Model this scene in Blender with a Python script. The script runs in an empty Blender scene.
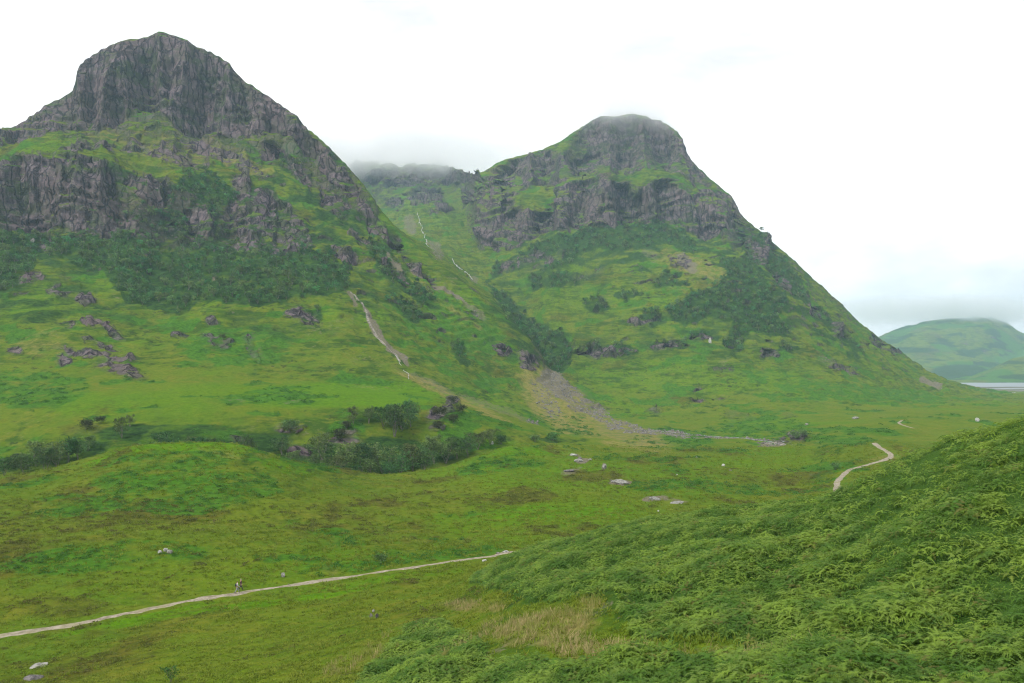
import bpy, math, random
import numpy as np
from mathutils import Vector, Matrix

R = math.radians
random.seed(7); RNG = np.random.default_rng(11)
SC = bpy.context.scene
COL = SC.collection
F, CX, HY = 796.0, 512.0, 365.0      # focal length in pixels, centre column, horizon row (level camera)

# ------------------------------------------------------------------ noise
_perm = np.random.default_rng(5).permutation(256).astype(np.int32)
_perm = np.concatenate([_perm, _perm, _perm])
_ga = np.random.default_rng(6).uniform(0, 2*np.pi, 256)
_gx, _gy = np.cos(_ga), np.sin(_ga)
_g3 = np.random.default_rng(8).normal(size=(256, 3)); _g3 /= np.linalg.norm(_g3, axis=1)[:, None]

def pn2(x, y, seed=0):
    x = x + seed*17.31; y = y - seed*9.73
    xi = np.floor(x).astype(np.int64); yi = np.floor(y).astype(np.int64)
    xf = x-xi; yf = y-yi
    u = xf*xf*xf*(xf*(xf*6-15)+10); v = yf*yf*yf*(yf*(yf*6-15)+10)
    def g(ix, iy, fx, fy):
        h = _perm[_perm[ix & 255] + (iy & 255)]
        return _gx[h]*fx + _gy[h]*fy
    a = g(xi, yi, xf, yf); b = g(xi+1, yi, xf-1, yf)
    c = g(xi, yi+1, xf, yf-1); d = g(xi+1, yi+1, xf-1, yf-1)
    return ((a+(b-a)*u) + ((c+(d-c)*u)-(a+(b-a)*u))*v)*1.5

def fbm(x, y, oct=4, seed=0, gain=0.5):
    s = 0; a = 1; t = 0
    for o in range(oct):
        s = s + a*pn2(x, y, seed+o*3.1); t += a; a *= gain; x = x*2.03+5.1; y = y*2.03-3.7
    return s/t

def pn3(x, y, z, seed=0):
    x = x + seed*13.7; y = y + seed*7.1; z = z - seed*5.3
    xi = np.floor(x).astype(np.int64); yi = np.floor(y).astype(np.int64); zi = np.floor(z).astype(np.int64)
    xf = x-xi; yf = y-yi; zf = z-zi
    f = lambda t: t*t*t*(t*(t*6-15)+10)
    u, v, w = f(xf), f(yf), f(zf)
    r = 0
    for dx in (0, 1):
        for dy in (0, 1):
            for dz in (0, 1):
                h = _perm[_perm[_perm[(xi+dx) & 255] + ((yi+dy) & 255)] + ((zi+dz) & 255)]
                g = _g3[h]
                wt = (u if dx else 1-u)*(v if dy else 1-v)*(w if dz else 1-w)
                r = r + wt*(g[..., 0]*(xf-dx)+g[..., 1]*(yf-dy)+g[..., 2]*(zf-dz))
    return r*1.7

def sstep(a, b, x):
    t = np.clip((x-a)/(b-a), 0, 1); return t*t*(3-2*t)

def pchip(xk, yk, x):
    """monotone cubic through knots xk (1D), yk (K,...) at x (1D)"""
    xk = np.asarray(xk, float); yk = np.asarray(yk, float); x = np.asarray(x, float)
    sh = (slice(None),) + (None,)*(yk.ndim-1)
    h = np.diff(xk)[sh]; d = np.diff(yk, axis=0)/h
    m = np.zeros_like(yk)
    d0, d1 = d[:-1], d[1:]; h0, h1 = h[:-1], h[1:]
    w1 = 2*h1+h0; w2 = h1+2*h0
    with np.errstate(divide='ignore', invalid='ignore'):
        hm = (w1+w2)/(w1/d0+w2/d1)
    m[1:-1] = np.where(d0*d1 > 0, hm, 0)
    m[0] = d[0]; m[-1] = d[-1]
    xc = np.clip(x, xk[0], xk[-1])
    i = np.clip(np.searchsorted(xk, xc, side='right')-1, 0, len(xk)-2)
    hh = np.diff(xk)[i]; t = (xc-xk[i])/hh
    t = t[(slice(None),)+(None,)*(yk.ndim-1)]; hh = hh[(slice(None),)+(None,)*(yk.ndim-1)]
    return ((2*t**3-3*t**2+1)*yk[i] + (t**3-2*t**2+t)*hh*m[i] + (-2*t**3+3*t**2)*yk[i+1] + (t**3-t**2)*hh*m[i+1])

# ------------------------------------------------------------------ terrain lines: (bearing column, distance, row) ; z(..) gives the row of a height
def z(px, d, h): return (px, d, HY - h*F/d)
L = []
def line(rows, *k): L.append((rows, k))
# segment rows, then knots
line(0,   z(-350, .8, -1.9), z(1350, .8, -1.9))
line(60,  (-350, 66, 705), (0, 66, 702), (150, 62, 700), (300, 50, 700), (430, 38, 702), (600, 30, 702), (800, 25.5, 702), (1024, 22, 702), (1350, 18, 700))
line(170, (-350, 86, 672), (0, 88, 666), (150, 93, 642), (300, 98, 620), (400, 104, 600), (450, 108, 588), (500, 112, 563), (550, 106, 546), (600, 100, 534), (700, 90, 517), (800, 80, 503), (850, 74, 490), (900, 67, 464), (950, 61, 445), (1024, 55, 424), (1120, 48, 385), (1350, 36, 320))
line(70, (-350, 96, 650), (0, 100, 636), (125, 109, 614), (250, 120, 592), (375, 131, 573), (450, 137, 563), (500, 142, 557), z(550, 150, -34.6), z(600, 150, -34.5), z(700, 140, -33.5), z(800, 132, -32), z(850, 125, -30), z(900, 118, -27), z(950, 112, -24), z(1024, 100, -18), z(1120, 90, -12), z(1350, 75, -3))
line(110,  (-350, 148, 545), (0, 150, 540), (125, 155, 533), (250, 165, 530), (350, 172, 532), (450, 185, 525), (550, 205, 508), z(650, 215, -37.6), z(700, 215, -37.8), z(800, 220, -38.0), z(850, 224, -36.2), z(900, 220, -35), z(950, 220, -34), z(1024, 210, -31), z(1350, 200, -22))
line(120,  (-350, 225, 483), (0, 228, 478), (50, 232, 471), (100, 240, 456), (140, 245, 445), (190, 250, 440.5), (235, 248, 445.5), (270, 250, 455), (320, 262, 467), (380, 285, 475), (430, 300, 470), (470, 312, 459), (520, 335, 447), (570, 360, 446), (650, 385, 448), (720, 400, 447), (800, 405, 447), (850, 330, 449), (880, 338, 444), z(950, 330, -36), z(1024, 330, -33), z(1350, 330, -28))
line(30,  z(-350, 270, -43), z(0, 272, -43), z(100, 278, -42), z(190, 292, -40), z(235, 296, -41), z(300, 312, -47), z(380, 328, -50), z(430, 342, -47), z(480, 358, -44), z(540, 390, -43), z(640, 425, -44.5), z(720, 440, -44.5), z(770, 440, -45.2), z(800, 448, -46), z(850, 430, -42), z(900, 440, -41), z(1024, 450, -40), z(1350, 450, -35))
line(75,  (-350, 322, 448), (0, 325, 444), (60, 330, 432), (120, 340, 425), (190, 352, 418), (240, 372, 410), (290, 392, 404), (340, 402, 404), (390, 410, 404), (440, 420, 407), (480, 428, 416), (520, 436, 428), (560, 452, 434), (640, 470, 439), (720, 500, 438), (770, 505, 437), (800, 520, 431), (850, 520, 425), (900, 525, 421), z(950, 560, -38), z(1024, 560, -37), z(1350, 560, -32))
line(60,  (-350, 445, 378), (0, 445, 382), (100, 450, 374), (200, 465, 376), (280, 480, 380), (350, 490, 386), (420, 500, 395), (480, 520, 407), (520, 540, 416), (560, 570, 424), (640, 590, 430), (720, 600, 428), (800, 640, 418), (850, 660, 415), (900, 680, 412), (950, 700, 410), (1024, 700, 412), (1350, 700, 402))
line(110, (-350, 610, 290), (0, 610, 290), (100, 615, 300), (160, 620, 310), (220, 618, 305), (280, 625, 312), (330, 635, 310), (380, 640, 328), (420, 645, 348), (460, 655, 368), (500, 670, 388), (530, 680, 398), (560, 690, 402), (600, 700, 414), (640, 720, 415), (720, 740, 410), (800, 790, 398), (850, 830, 397), (900, 900, 402), (950, 960, 405), (1024, 1000, 405), (1350, 1000, 395))
line(80,  (-350, 765, 225), (0, 765, 232), (40, 768, 240), (90, 770, 240), (125, 780, 234), (180, 785, 240), (230, 790, 248), (290, 795, 250), (340, 790, 262), (380, 780, 284), (420, 765, 308), (460, 760, 332), (500, 755, 358), (530, 755, 374), (556, 765, 386), (580, 800, 390), (620, 850, 385), (700, 880, 378), (760, 900, 376), (820, 940, 376), (870, 980, 384), (930, 1080, 396), (1024, 1200, 401), (1350, 1200, 392))
line(90,  (-350, 795, 140), (0, 800, 162), (35, 797, 157), (75, 798, 158), (110, 808, 169), (135, 822, 183), (170, 835, 185), (220, 850, 198), (270, 860, 206), (310, 860, 216), (350, 850, 236), (385, 835, 255), (420, 815, 279), (460, 800, 306), (500, 792, 336), (530, 790, 357), (556, 810, 378), (580, 870, 374), (620, 940, 350), (700, 980, 335), (760, 1000, 330), (820, 1030, 346), (870, 1060, 367), (930, 1160, 388), (1024, 1270, 400), (1350, 1270, 390))
line(60,  (-350, 900, 125), (0, 930, 143), (40, 940, 136), (80, 950, 135), (120, 960, 128), (160, 965, 131), (200, 970, 137), (240, 965, 143), (275, 960, 158), (310, 950, 178), (350, 925, 208), (385, 900, 236), (420, 870, 264), (460, 845, 294), (500, 825, 324), (530, 818, 347), (556, 840, 374), (580, 930, 352), (620, 1040, 312), (700, 1080, 292), (760, 1090, 288), (820, 1110, 320), (870, 1130, 353), (930, 1220, 384), (1024, 1330, 399.5), (1350, 1330, 389))
line(130, (-350, 1090, 150), (-60, 1030, 142), (0, 1010, 135), (30, 1000, 120), (58, 992, 99), (72, 988, 90), (79, 988, 68), (95, 995, 53), (120, 1005, 42), (150, 1015, 34.5), (166, 1018, 33.5), (178, 1019, 37), (190, 1020, 42), (215, 1020, 54), (240, 1018, 76), (270, 1012, 96), (300, 1005, 122), (330, 990, 150), (360, 965, 181), (385, 935, 216), (402, 915, 236), (425, 890, 254), (460, 865, 281), (500, 845, 314), (530, 838, 340), (556, 862, 371), (580, 990, 332), (620, 1140, 280), (700, 1170, 262), (760, 1180, 270), (790, 1180, 285), (820, 1190, 308), (870, 1200, 346), (930, 1280, 381), (1024, 1390, 399), (1350, 1390, 388))
line(110,  z(-350, 1400, 120), z(0, 1400, 200), z(160, 1450, 250), z(300, 1400, 150), z(360, 1500, 100), (385, 1500, 240), (410, 1450, 238), (440, 1320, 250), (470, 1200, 278), (500, 1100, 300), (530, 1000, 332), (550, 930, 352), (565, 960, 345), (585, 1040, 318), (620, 1250, 256), (660, 1270, 250), (700, 1270, 250), (740, 1260, 252), (775, 1270, 262), (800, 1265, 279), (835, 1270, 311), (870, 1290, 340), (930, 1340, 378), (1024, 1450, 398.4), (1350, 1450, 387))
line(60,  z(-350, 1800, 150), z(0, 1800, 250), z(160, 1800, 300), z(300, 1800, 220), (360, 2100, 215), (385, 2000, 212), (410, 1900, 210), (440, 1800, 214), (470, 1500, 240), (488, 1400, 250), (510, 1380, 248), (540, 1370, 238), (565, 1380, 230), (600, 1390, 227), (640, 1390, 224), (680, 1390, 230), (705, 1385, 240), (740, 1350, 236), (765, 1345, 250), (800, 1335, 275), (835, 1335, 308), (870, 1340, 337.5), (930, 1390, 376), (1024, 1500, 397.8), (1350, 1500, 386))
line(110,  z(-350, 2200, 150), z(0, 2200, 250), z(300, 2300, 330), (360, 2220, 196), (400, 2200, 195), (440, 2150, 197), (465, 1850, 206), (480, 1480, 205), (500, 1440, 196), (530, 1440, 206), (550, 1450, 206), (570, 1440, 186), (600, 1430, 180), (640, 1430, 184), (670, 1435, 182), (700, 1430, 195), (722, 1420, 208), (740, 1400, 222), (765, 1390, 242), (800, 1375, 271.5), (835, 1370, 305), (870, 1370, 335.5), (930, 1420, 375), (1024, 1550, 397), (1350, 1550, 385.5))
line(60, z(-350, 2400, 150), z(0, 2400, 250), z(300, 2450, 400), (360, 2280, 180), (400, 2270, 180), (440, 2250, 181), (465, 2050, 190), (480, 1560, 186), (500, 1560, 177), (530, 1590, 176), (560, 1620, 163), (600, 1640, 158), (640, 1640, 156), (670, 1600, 160), (700, 1530, 184), (722, 1480, 202), (740, 1450, 216), (765, 1430, 238.5), (800, 1400, 269), (835, 1395, 303), (870, 1400, 334), (930, 1450, 374), (1024, 1600, 396.5), (1350, 1600, 385))
line(90, z(-350, 2700, 150), z(0, 2700, 250), z(300, 2500, 500), (360, 2350, 164), (400, 2350, 166), (440, 2330, 167), (462, 2150, 172), (480, 1760, 177), (500, 1740, 165), (530, 1740, 156), (560, 1740, 144), (580, 1750, 128), (600, 1750, 119), (630, 1750, 115), (655, 1740, 119), (676, 1700, 133), (690, 1640, 158), (705, 1590, 175), (722, 1540, 189), (735, 1500, 200), (741, 1490, 212), (765, 1470, 236), (800, 1430, 267), (835, 1420, 301), (870, 1430, 332.5), (900, 1440, 351), (930, 1480, 373), (980, 1560, 388), (1024, 1650, 396), (1350, 1650, 385))
line(14, z(-350, 3200, 50), z(0, 3200, 100), z(300, 3300, 300), z(400, 3400, 400), z(480, 2200, 280), z(600, 2200, 380), z(740, 2000, 120), z(870, 1800, -40), z(950, 1750, -62.5), z(1024, 1800, -62.5), z(1350, 1800, -45))
line(14, z(-350, 4000, -50), z(300, 4200, -50), z(480, 3400, -62.5), z(740, 3000, -62.5), z(1350, 2700, -62.5))
line(14, z(-350, 7000, -62.5), z(1350, 7000, -62.5))

cols = np.concatenate([np.arange(-350, -60, 9.0), np.arange(-60, 1084, 1.1), np.arange(1084, 1351, 8.0)])
ext_l = np.array([-1100, -900, -720, -600, -510, -440, -390.]); ext_r = np.array([1390, 1450, 1550, 1700, 1950.])
cols = np.concatenate([ext_l, cols, ext_r])
NC = len(cols)
cc = np.clip(cols, -350, 1350)
KD, KY = [], []
for rows, kn in L:
    k = np.array(kn, float)
    KD.append(np.exp(pchip(k[:, 0], np.log(k[:, 1]), cc))); KY.append(pchip(k[:, 0], k[:, 2], cc))
KD = np.array(KD); KY = np.array(KY)
for i in range(1, len(L)): KD[i] = np.maximum(KD[i], KD[i-1]*1.004+.3)
KZ = (HY-KY)*KD/F
s = [0.0]; seg = [0]
for i in range(1, len(L)):
    n = L[i][0]
    s += list(i-1 + (np.arange(1, n+1))/n); seg += [i-1]*n
s = np.array(s); NR = len(s)
D = np.exp(pchip(np.arange(len(L)), np.log(KD), s))
Z = pchip(np.arange(len(L)), KZ, s)
PX = np.broadcast_to(cols, (NR, NC))
PY = HY - Z*F/D
S = np.broadcast_to(s[:, None], (NR, NC))
kt = np.sin(np.pi*np.clip(S-4, 0, 1))
Z = Z - kt*(4.2*np.exp(-((PX-185)/125)**2) + 2.2*np.exp(-((PX-530)/60)**2)) - np.sin(np.pi*np.clip(S-4.0, 0, 1))*0
PY = HY - Z*F/D
X = (PX-CX)/F*D; Y = D.copy()
Z0 = Z.copy()

# ------------------------------------------------------------------ world lookup on the base grid
cidx = np.arange(NC)
def base_lookup(px, py, dmin=0, dmax=1e9):
    """first point along the bearing px that shows at row py"""
    c = int(np.clip(np.searchsorted(cols, px), 0, NC-1))
    col = PYF[:, c]; dd = D[:, c]
    run = np.minimum.accumulate(np.where(dd >= 2, col, 1e9))
    ok = (run <= py) & (dd >= dmin)
    r = int(np.argmax(ok)) if ok.any() else NR-1
    return r, c

def terrain_z(x, y):
    px = np.clip(CX + F*x/np.maximum(y, .9), cols[0], cols[-1]-1e-3)
    ci = np.clip(np.searchsorted(cols, px)-1, 0, NC-2)
    t = (px-cols[ci])/(cols[ci+1]-cols[ci])
    yy = np.broadcast_to(y, px.shape)
    def col(cs): return np.array([np.interp(yy[i], D[:, cs[i]], ZF[:, cs[i]]) for i in range(len(cs))])
    return col(ci)*(1-t)+col(ci+1)*t

# ------------------------------------------------------------------ masks of what covers the ground (rock, wood floor, heather ...)
wpx = PX + 5*fbm(X/23+3, Z/23+Y/70, 3, 31) + 2.2*fbm(X/7, Z/7+Y/20, 2, 33)*np.clip(600/D, .3, 1)
wpy = PY + 4*fbm(X/21-9, Z/21+Y/60, 3, 37) + 1.8*fbm(X/6, Z/6+Y/20, 2, 39)*np.clip(600/D, .3, 1)
def poly(pts, smin=0, smax=99):
    p = np.array(pts, float)
    x0, y0 = p.min(0)-8; x1, y1 = p.max(0)+8
    sub = (wpx > x0) & (wpx < x1) & (wpy > y0) & (wpy < y1) & (S >= smin) & (S <= smax)
    out = np.zeros((NR, NC), np.float32)
    ax, ay = wpx[sub], wpy[sub]
    ins = np.zeros(len(ax), bool)
    j = len(p)-1
    for i in range(len(p)):
        xi, yi = p[i]; xj, yj = p[j]
        if yi != yj:
            c = ((yi > ay) != (yj > ay)) & (ax < (xj-xi)*(ay-yi)/(yj-yi)+xi)
            ins ^= c
        j = i
    out[sub] = ins
    return out
def ells(lst, smin=0, smax=99):
    out = np.zeros((NR, NC), np.float32)
    for e in lst:
        cx, cy, rx, ry = e[:4]; a = R(e[4]) if len(e) > 4 else 0; w = e[5] if len(e) > 5 else 1
        m = max(rx, ry)*1.3+6
        sub = (np.abs(wpx-cx) < m) & (np.abs(wpy-cy) < m) & (S >= smin) & (S <= smax)
        dx = wpx[sub]-cx; dy = wpy[sub]-cy
        u = (dx*math.cos(a)+dy*math.sin(a))/rx; v = (-dx*math.sin(a)+dy*math.cos(a))/ry
        out[sub] = np.maximum(out[sub], sstep(1.25, .75, np.sqrt(u*u+v*v))*w)
    return out
def blur(a, n=1):
    for _ in range(n):
        b = a.copy(); b[1:-1] = (a[:-2]+2*a[1:-1]+a[2:])/4
        a = b.copy(); a[:, 1:-1] = (b[:, :-2]+2*b[:, 1:-1]+b[:, 2:])/4
    return a

# line indices: 1 near, 2 bracken crest, 3 path, 4 meadow, 5 knoll crest, 6 gorge, 7 terrace, 8 foot, 9 mid, 10 cliff base, 11 cliff top, 12 upper base, 13 left ridge, 14 gully, 15 R base, 16 R cliff top, 17 R upper base, 18 R summit
rock = np.zeros((NR, NC), np.float32)
ROCKS_L = [
 [(-60,150),(0,132),(30,116),(58,96),(72,86),(78,62),(95,48),(165,24),(190,34),(240,68),(275,90),(312,128),(306,148),(280,135),(262,132),(246,140),(222,136),(196,137),(176,134),(168,120),(150,110),(128,112),(122,124),(100,131),(66,128),(22,142),(-60,160)],
 [(-60,160),(0,160),(30,154),(75,156),(108,168),(120,180),(122,200),(118,222),(100,236),(86,234),(60,232),(40,238),(16,228),(-60,225)],
 [(134,174),(160,172),(172,184),(170,200),(156,206),(138,198),(128,188)],
 [(100,214),(130,216),(140,236),(120,238),(98,240)],
 [(186,206),(206,205),(214,228),(204,240),(186,234)],
 [(232,198),(262,186),(286,200),(304,222),(314,246),(290,252),(260,250),(238,252),(222,246),(240,236),(222,216)],
 [(276,110),(300,125),(330,155),(312,158),(300,150),(290,138)],
 [(316,150),(345,170),(362,190),(348,196),(330,182),(318,170)],
 [(352,190),(384,222),(386,240),(372,232),(362,214)],
 [(318,188),(346,200),(356,212),(340,214),(326,206)],
 [(386,236),(400,242),(402,252),(392,250)],
]
ROCKS_R = [
 [(478,182),(492,168),(512,160),(545,150),(552,160),(540,176),(524,190),(510,206),(498,224),(500,238),(486,248),(478,236),(476,210)],
 [(500,214),(520,210),(556,214),(590,220),(592,228),(560,232),(540,236),(512,252),(496,254),(488,244),(496,230)],
 [(560,190),(580,180),(602,178),(625,186),(636,202),(642,190),(660,184),(674,186),(690,200),(705,190),(730,205),(743,214),(738,226),(716,238),(700,244),(692,236),(668,222),(648,224),(636,220),(612,228),(586,222),(560,220),(552,206)],
 [(636,128),(655,114),(680,134),(694,162),(712,182),(700,192),(684,178),(668,170),(656,150)],
 [(576,128),(600,116),(632,112),(640,124),(612,130),(588,140)],
 [(556,162),(590,152),(620,154),(640,162),(610,166),(574,172)],
 [(716,186),(738,200),(743,214),(728,212),(716,200)],
]
ROCKS_B = [
 [(404,196),(420,188),(438,188),(446,200),(436,206),(412,206)],
 [(426,212),(444,206),(456,208),(446,216),(430,220)],
 [(384,200),(400,198),(404,210),(388,210)], [(462,190),(478,188),(476,202),(464,204)],
 [(355,168),(480,168),(480,184),(440,184),(400,188),(360,180)]]
for p in ROCKS_L: rock = np.maximum(rock, poly(p, 9.5, 13.6))
for p in ROCKS_R: rock = np.maximum(rock, poly(p, 14, 18.6))
for p in ROCKS_B: rock = np.maximum(rock, poly(p, 13.7, 18.6)*.8)
OUT_L = [(66,324,11,5,8),(92,326,14,5,18),(112,332,14,5,25),(100,345,22,3.5,15),(96,356,42,4,8),(120,370,26,6,12),(62,360,9,5,0),(12,352,9,4,0),
  (205,338,10,3,10),(222,343,14,5,0),(212,322,9,3,20),(182,335,9,3,10),(300,316,16,6,0),(312,322,12,5,-10),(255,355,10,5,60,.6),(248,342,6,7,0,.6),
  (60,292,14,5,5),(85,298,12,4,0),(30,280,14,5,0),(240,185,10,8,20),(215,150,30,5,15,.8),(150,152,30,5,0,.7),(90,150,30,4,0,.8),(190,162,18,5,20,.8),(250,170,20,6,30,.6),
  (400,250,10,3,50),(415,268,14,3,40),(432,282,12,3,38),(345,256,14,4,30),(360,238,14,4,30),(395,270,16,3,40),
  (505,352,8,6,0),(528,362,12,8,30,.8),(20,216,20,6,15),(45,250,8,8,0,.8),(270,152,14,7,30),(300,175,14,5,40,.7)]
OUT_G = [(440,413,15,8,-20,.9),(452,400,8,7,0,.9),(436,428,9,3,0,.8),(348,432,10,5,10,.8),(340,442,22,5,5,.8),(292,427,16,5,0,.7),(85,430,20,6,-10,.5),(240,440,12,4,0,.9),(300,452,12,5,10,.9),(795,436,12,5,15,1),(780,442,10,3,0,.8),
         (100,355,8,3,0,.5)]
OUT_R = [(588,350,18,4,-5),(612,352,22,4,-4),(640,322,12,3,0),(665,347,14,4,-4),(700,338,12,3,0),(700,400,7,4,0,.9),(697,388,5,3,0,.9),(655,413,8,4,0,.7),(720,398,8,3,0,.7),(770,352,10,3,10),(758,254,7,14,-35,.9),(785,285,14,4,50,.9),(770,245,12,3,50,.9),
         (815,312,10,4,40,.8),(840,330,10,4,40,.8),(880,346,12,4,35,.7),(898,354,4,4,0,1),(850,372,14,3,30,.6),(835,367,16,3,25,.6),(640,165,40,3,5,.6),(560,180,20,4,-20,.6),(620,140,30,4,0,.7),(520,262,24,5,-25,.7),(545,262,24,4,-25,.6),
         (600,410,12,4,10,.5),(740,418,18,4,8,.5),(790,420,10,4,10,.5),(725,372,12,3,10,.4),(585,275,20,3,-15,.7),(680,262,12,7,30,.5),(500,350,9,5,20,.6)]
rn = fbm(X/30, Y/30+Z/16, 4, 41)
rock = np.maximum(rock, ells([(625,140,55,26,5,.62),(590,165,60,16,0,.55),(530,175,40,14,-20,.6),(180,150,120,16,5,.42),(340,180,50,30,45,.45),(60,190,70,30,0,.5),(740,230,20,20,45,.5),(200,225,110,28,5,.5)], 9.5, 18.6))
rock = rock*sstep(-.62, -.32, rn + .12*rock)          # grassy ledges break the rock up
crag = np.maximum(np.maximum(ells(OUT_L, 7.5, 13.4), ells(OUT_G, 5.2, 8.2)), ells(OUT_R, 8, 18.6))
crag = blur(crag*sstep(-.45, -.1, fbm(X/12, Y/20+Z/7, 4, 42)))
rock = np.maximum(rock, crag)
rock = np.maximum(rock, sstep(.31, .42, fbm(X/22, Z/9+Y/40, 4, 43))*sstep(8.2, 9.2, S)*.8*(D < 3000)*(Z > 20))
rock = blur(rock, 3)
rockv = rock + crag

scree = np.zeros((NR, NC), np.float32)
SCREE = [
 [(542,374),(556,372),(570,384),(588,400),(610,417),(640,427),(690,433),(740,438),(740,440),(690,437),(645,434),(622,432),(600,424),(575,410),(556,396),(540,386)],
]
for p in SCREE: scree = np.maximum(scree, poly(p, 5, 14)*(0.35+.6*sstep(-.3, .3, fbm(X/9, Y/14, 3, 51))))
scree = np.maximum(scree, ells([(556,384,20,10,45,.8),(588,408,46,14,36,.4),(632,434,44,12,15,.42),(545,400,26,10,50,.5),(660,433,30,2.6,8,.6),(735,438.5,40,1.5,5,.6),(772,446,14,2.4,2,.8),(548,384,12,7,20,.7)], 5, 14))
scree = np.maximum(scree, ells([(368,318,14,2.5,60),(380,335,16,3,55,1),(396,352,18,4,45,.9),(352,298,12,3,60,.8),(375,324,6,4,50,.8),
  (262,352,9,4,50,.4),(30+225,338,6,6,10,.4),(212,268+10,3,2,0),(395,262,14,2.5,45,.8),(425,278,22,2.6,38,.9),(452,294,20,2.2,35,.8),(470,308,22,3,36,.6),(440,388,60,3,24,.5),(500,410,50,4,22,.5),
  (688,266,14,6,40,.7),(650,255,10,4,20,.5),(836,365,22,3,22,.5),(930,384,14,3,15,.8),(410,225,8,12,-20,.6),(436,250,6,14,-30,.6),(475,280,6,6,0,.6),
  (620,482,12,2.5,0,1),(655,500,14,2.6,0,.9),(583,460,9,3,0,1),(574,455,7,2,0,.9),(604,468,3.2,3,0,.9),(570,470,12,2.5,-15,.6),(675,502,14,1.6,0,.6),
  (295,402,12,1.5,0,.5),(235,400,14,1.5,0,.5)], 3.5, 19)*1.0)
scree = np.clip(blur(scree), 0, 1)

WOOD_L = [(-60,240),(0,236),(40,242),(80,238),(118,236),(124,210),(146,206),(172,204),(176,186),(182,176),(205,172),(240,190),(232,206),(250,206),(240,240),(300,254),(330,252),(352,272),(346,290),(326,298),(304,300),(280,306),(256,310),(240,306),(218,300),(200,300),(186,306),(165,314),(140,306),(122,298),(105,275),(60,258),(40,262),(26,288),(8,292),(-60,290)]
WOOD_R1 = [(556,236),(598,228),(640,224),(664,224),(684,236),(698,246),(694,256),(664,246),(640,252),(612,254),(584,246),(556,252),(500,276),(488,282),(492,268),(520,252)]
WOOD_G = [(486,284),(500,290),(512,300),(528,318),(546,322),(560,334),(570,346),(572,362),(562,374),(550,372),(542,356),(530,340),(512,324),(498,306)]
WOOD_R2 = [(666,310),(690,296),(712,290),(728,276),(718,262),(735,258),(756,262),(770,290),(792,300),(778,318),(790,334),(770,336),(752,330),(740,352),(722,352),(726,334),(732,322),(704,318),(684,326),(670,320)]
WOOD_R3 = [(738,226),(752,226),(775,250),(800,280),(812,300),(796,300),(776,280),(756,262),(740,250)]
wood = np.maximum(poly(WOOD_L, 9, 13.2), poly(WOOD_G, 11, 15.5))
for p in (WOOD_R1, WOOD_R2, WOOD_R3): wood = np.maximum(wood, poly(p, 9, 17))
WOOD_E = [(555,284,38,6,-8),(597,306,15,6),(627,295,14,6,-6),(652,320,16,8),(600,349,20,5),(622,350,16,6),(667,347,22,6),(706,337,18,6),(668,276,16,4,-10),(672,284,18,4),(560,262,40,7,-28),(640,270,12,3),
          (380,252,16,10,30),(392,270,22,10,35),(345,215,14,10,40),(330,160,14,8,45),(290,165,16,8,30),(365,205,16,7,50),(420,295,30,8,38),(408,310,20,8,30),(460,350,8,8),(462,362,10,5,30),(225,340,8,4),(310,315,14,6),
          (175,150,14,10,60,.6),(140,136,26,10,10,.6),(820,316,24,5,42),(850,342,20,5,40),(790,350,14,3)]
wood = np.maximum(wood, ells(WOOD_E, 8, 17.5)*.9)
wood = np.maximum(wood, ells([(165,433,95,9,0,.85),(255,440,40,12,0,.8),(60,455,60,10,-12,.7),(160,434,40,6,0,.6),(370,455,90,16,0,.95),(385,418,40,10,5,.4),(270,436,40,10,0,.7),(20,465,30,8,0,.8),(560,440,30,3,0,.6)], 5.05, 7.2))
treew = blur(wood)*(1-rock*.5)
dk = ells([(110,230,190,60,5,.6),(300,230,80,60,30,.62),(200,320,200,16,5,.4),(60,300,80,30,0,.5),(360,260,60,50,45,.5),(640,160,110,50,5,.45),(620,245,120,20,0,.6),(760,280,60,50,50,.62),(820,325,60,14,42,.6),(720,330,90,30,0,.42),(560,270,80,26,-20,.5),(530,320,50,50,45,.5),(420,210,50,30,0,.35),(610,350,60,14,0,.4)], 8, 17.8)
dk = np.minimum(dk*1.05, .7)*(.35+.9*sstep(-.25, .25, fbm(X/30, Z/18+Y/60, 4, 68)))*(1-.75*ells([(150,140,120,14,8),(215,150,60,12,25),(590,310,60,24,0),(700,275,40,14,30),(235,212,16,8,0)], 8, 17.8))
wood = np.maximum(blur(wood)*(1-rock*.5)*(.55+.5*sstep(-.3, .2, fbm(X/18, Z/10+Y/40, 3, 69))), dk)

heath = sstep(.0, .40, fbm(X/26+9, Y/46, 4, 61)+.10*fbm(X/4, Y/7, 2, 63))*sstep(7.6, 5.0, S)*.95
heath = np.maximum(heath, ells([(95,660,80,14,-8,.7),(170,620,90,10,-12,.8),(90,520,140,26,0,.7),(330,520,90,16,5,.6),(700,480,160,12,0,.55),(60,605,60,12,0,.8),(230,560,60,10,0,.5),(440,500,100,10,0,.6)], .5, 5.5)*(.55+.6*fbm(X/9, Y/16, 3, 65)))
heath = np.maximum(heath, ells([(100,410,40,8,-8,.7),(88,428,30,8,0,.8),(280,430,40,10,0,.4),(442,412,24,14,0,.8),(655,410,20,6,0,.4),(300,330,40,14,10,.3)], 6, 9)*(.5+.8*fbm(X/9, Y/16, 3, 66)))
heath = np.maximum(heath, .75*sstep(.12, .42, fbm(X/70, Y/90+Z/50, 4, 67))*sstep(8, 9.5, S))
brk = np.zeros((NR, NC), np.float32)    # the bracken hill in front
brk = np.maximum(brk, poly([(470,580),(500,556),(520,548),(600,528),(700,508),(800,494),(838,488),(900,450),(1024,404),(1400,260),(1400,900),(700,900),(690,700),(700,670),(760,655),(735,640),(640,636),(618,608),(600,596),(560,600),(530,604),(505,592)], .3, 2.15))
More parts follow.
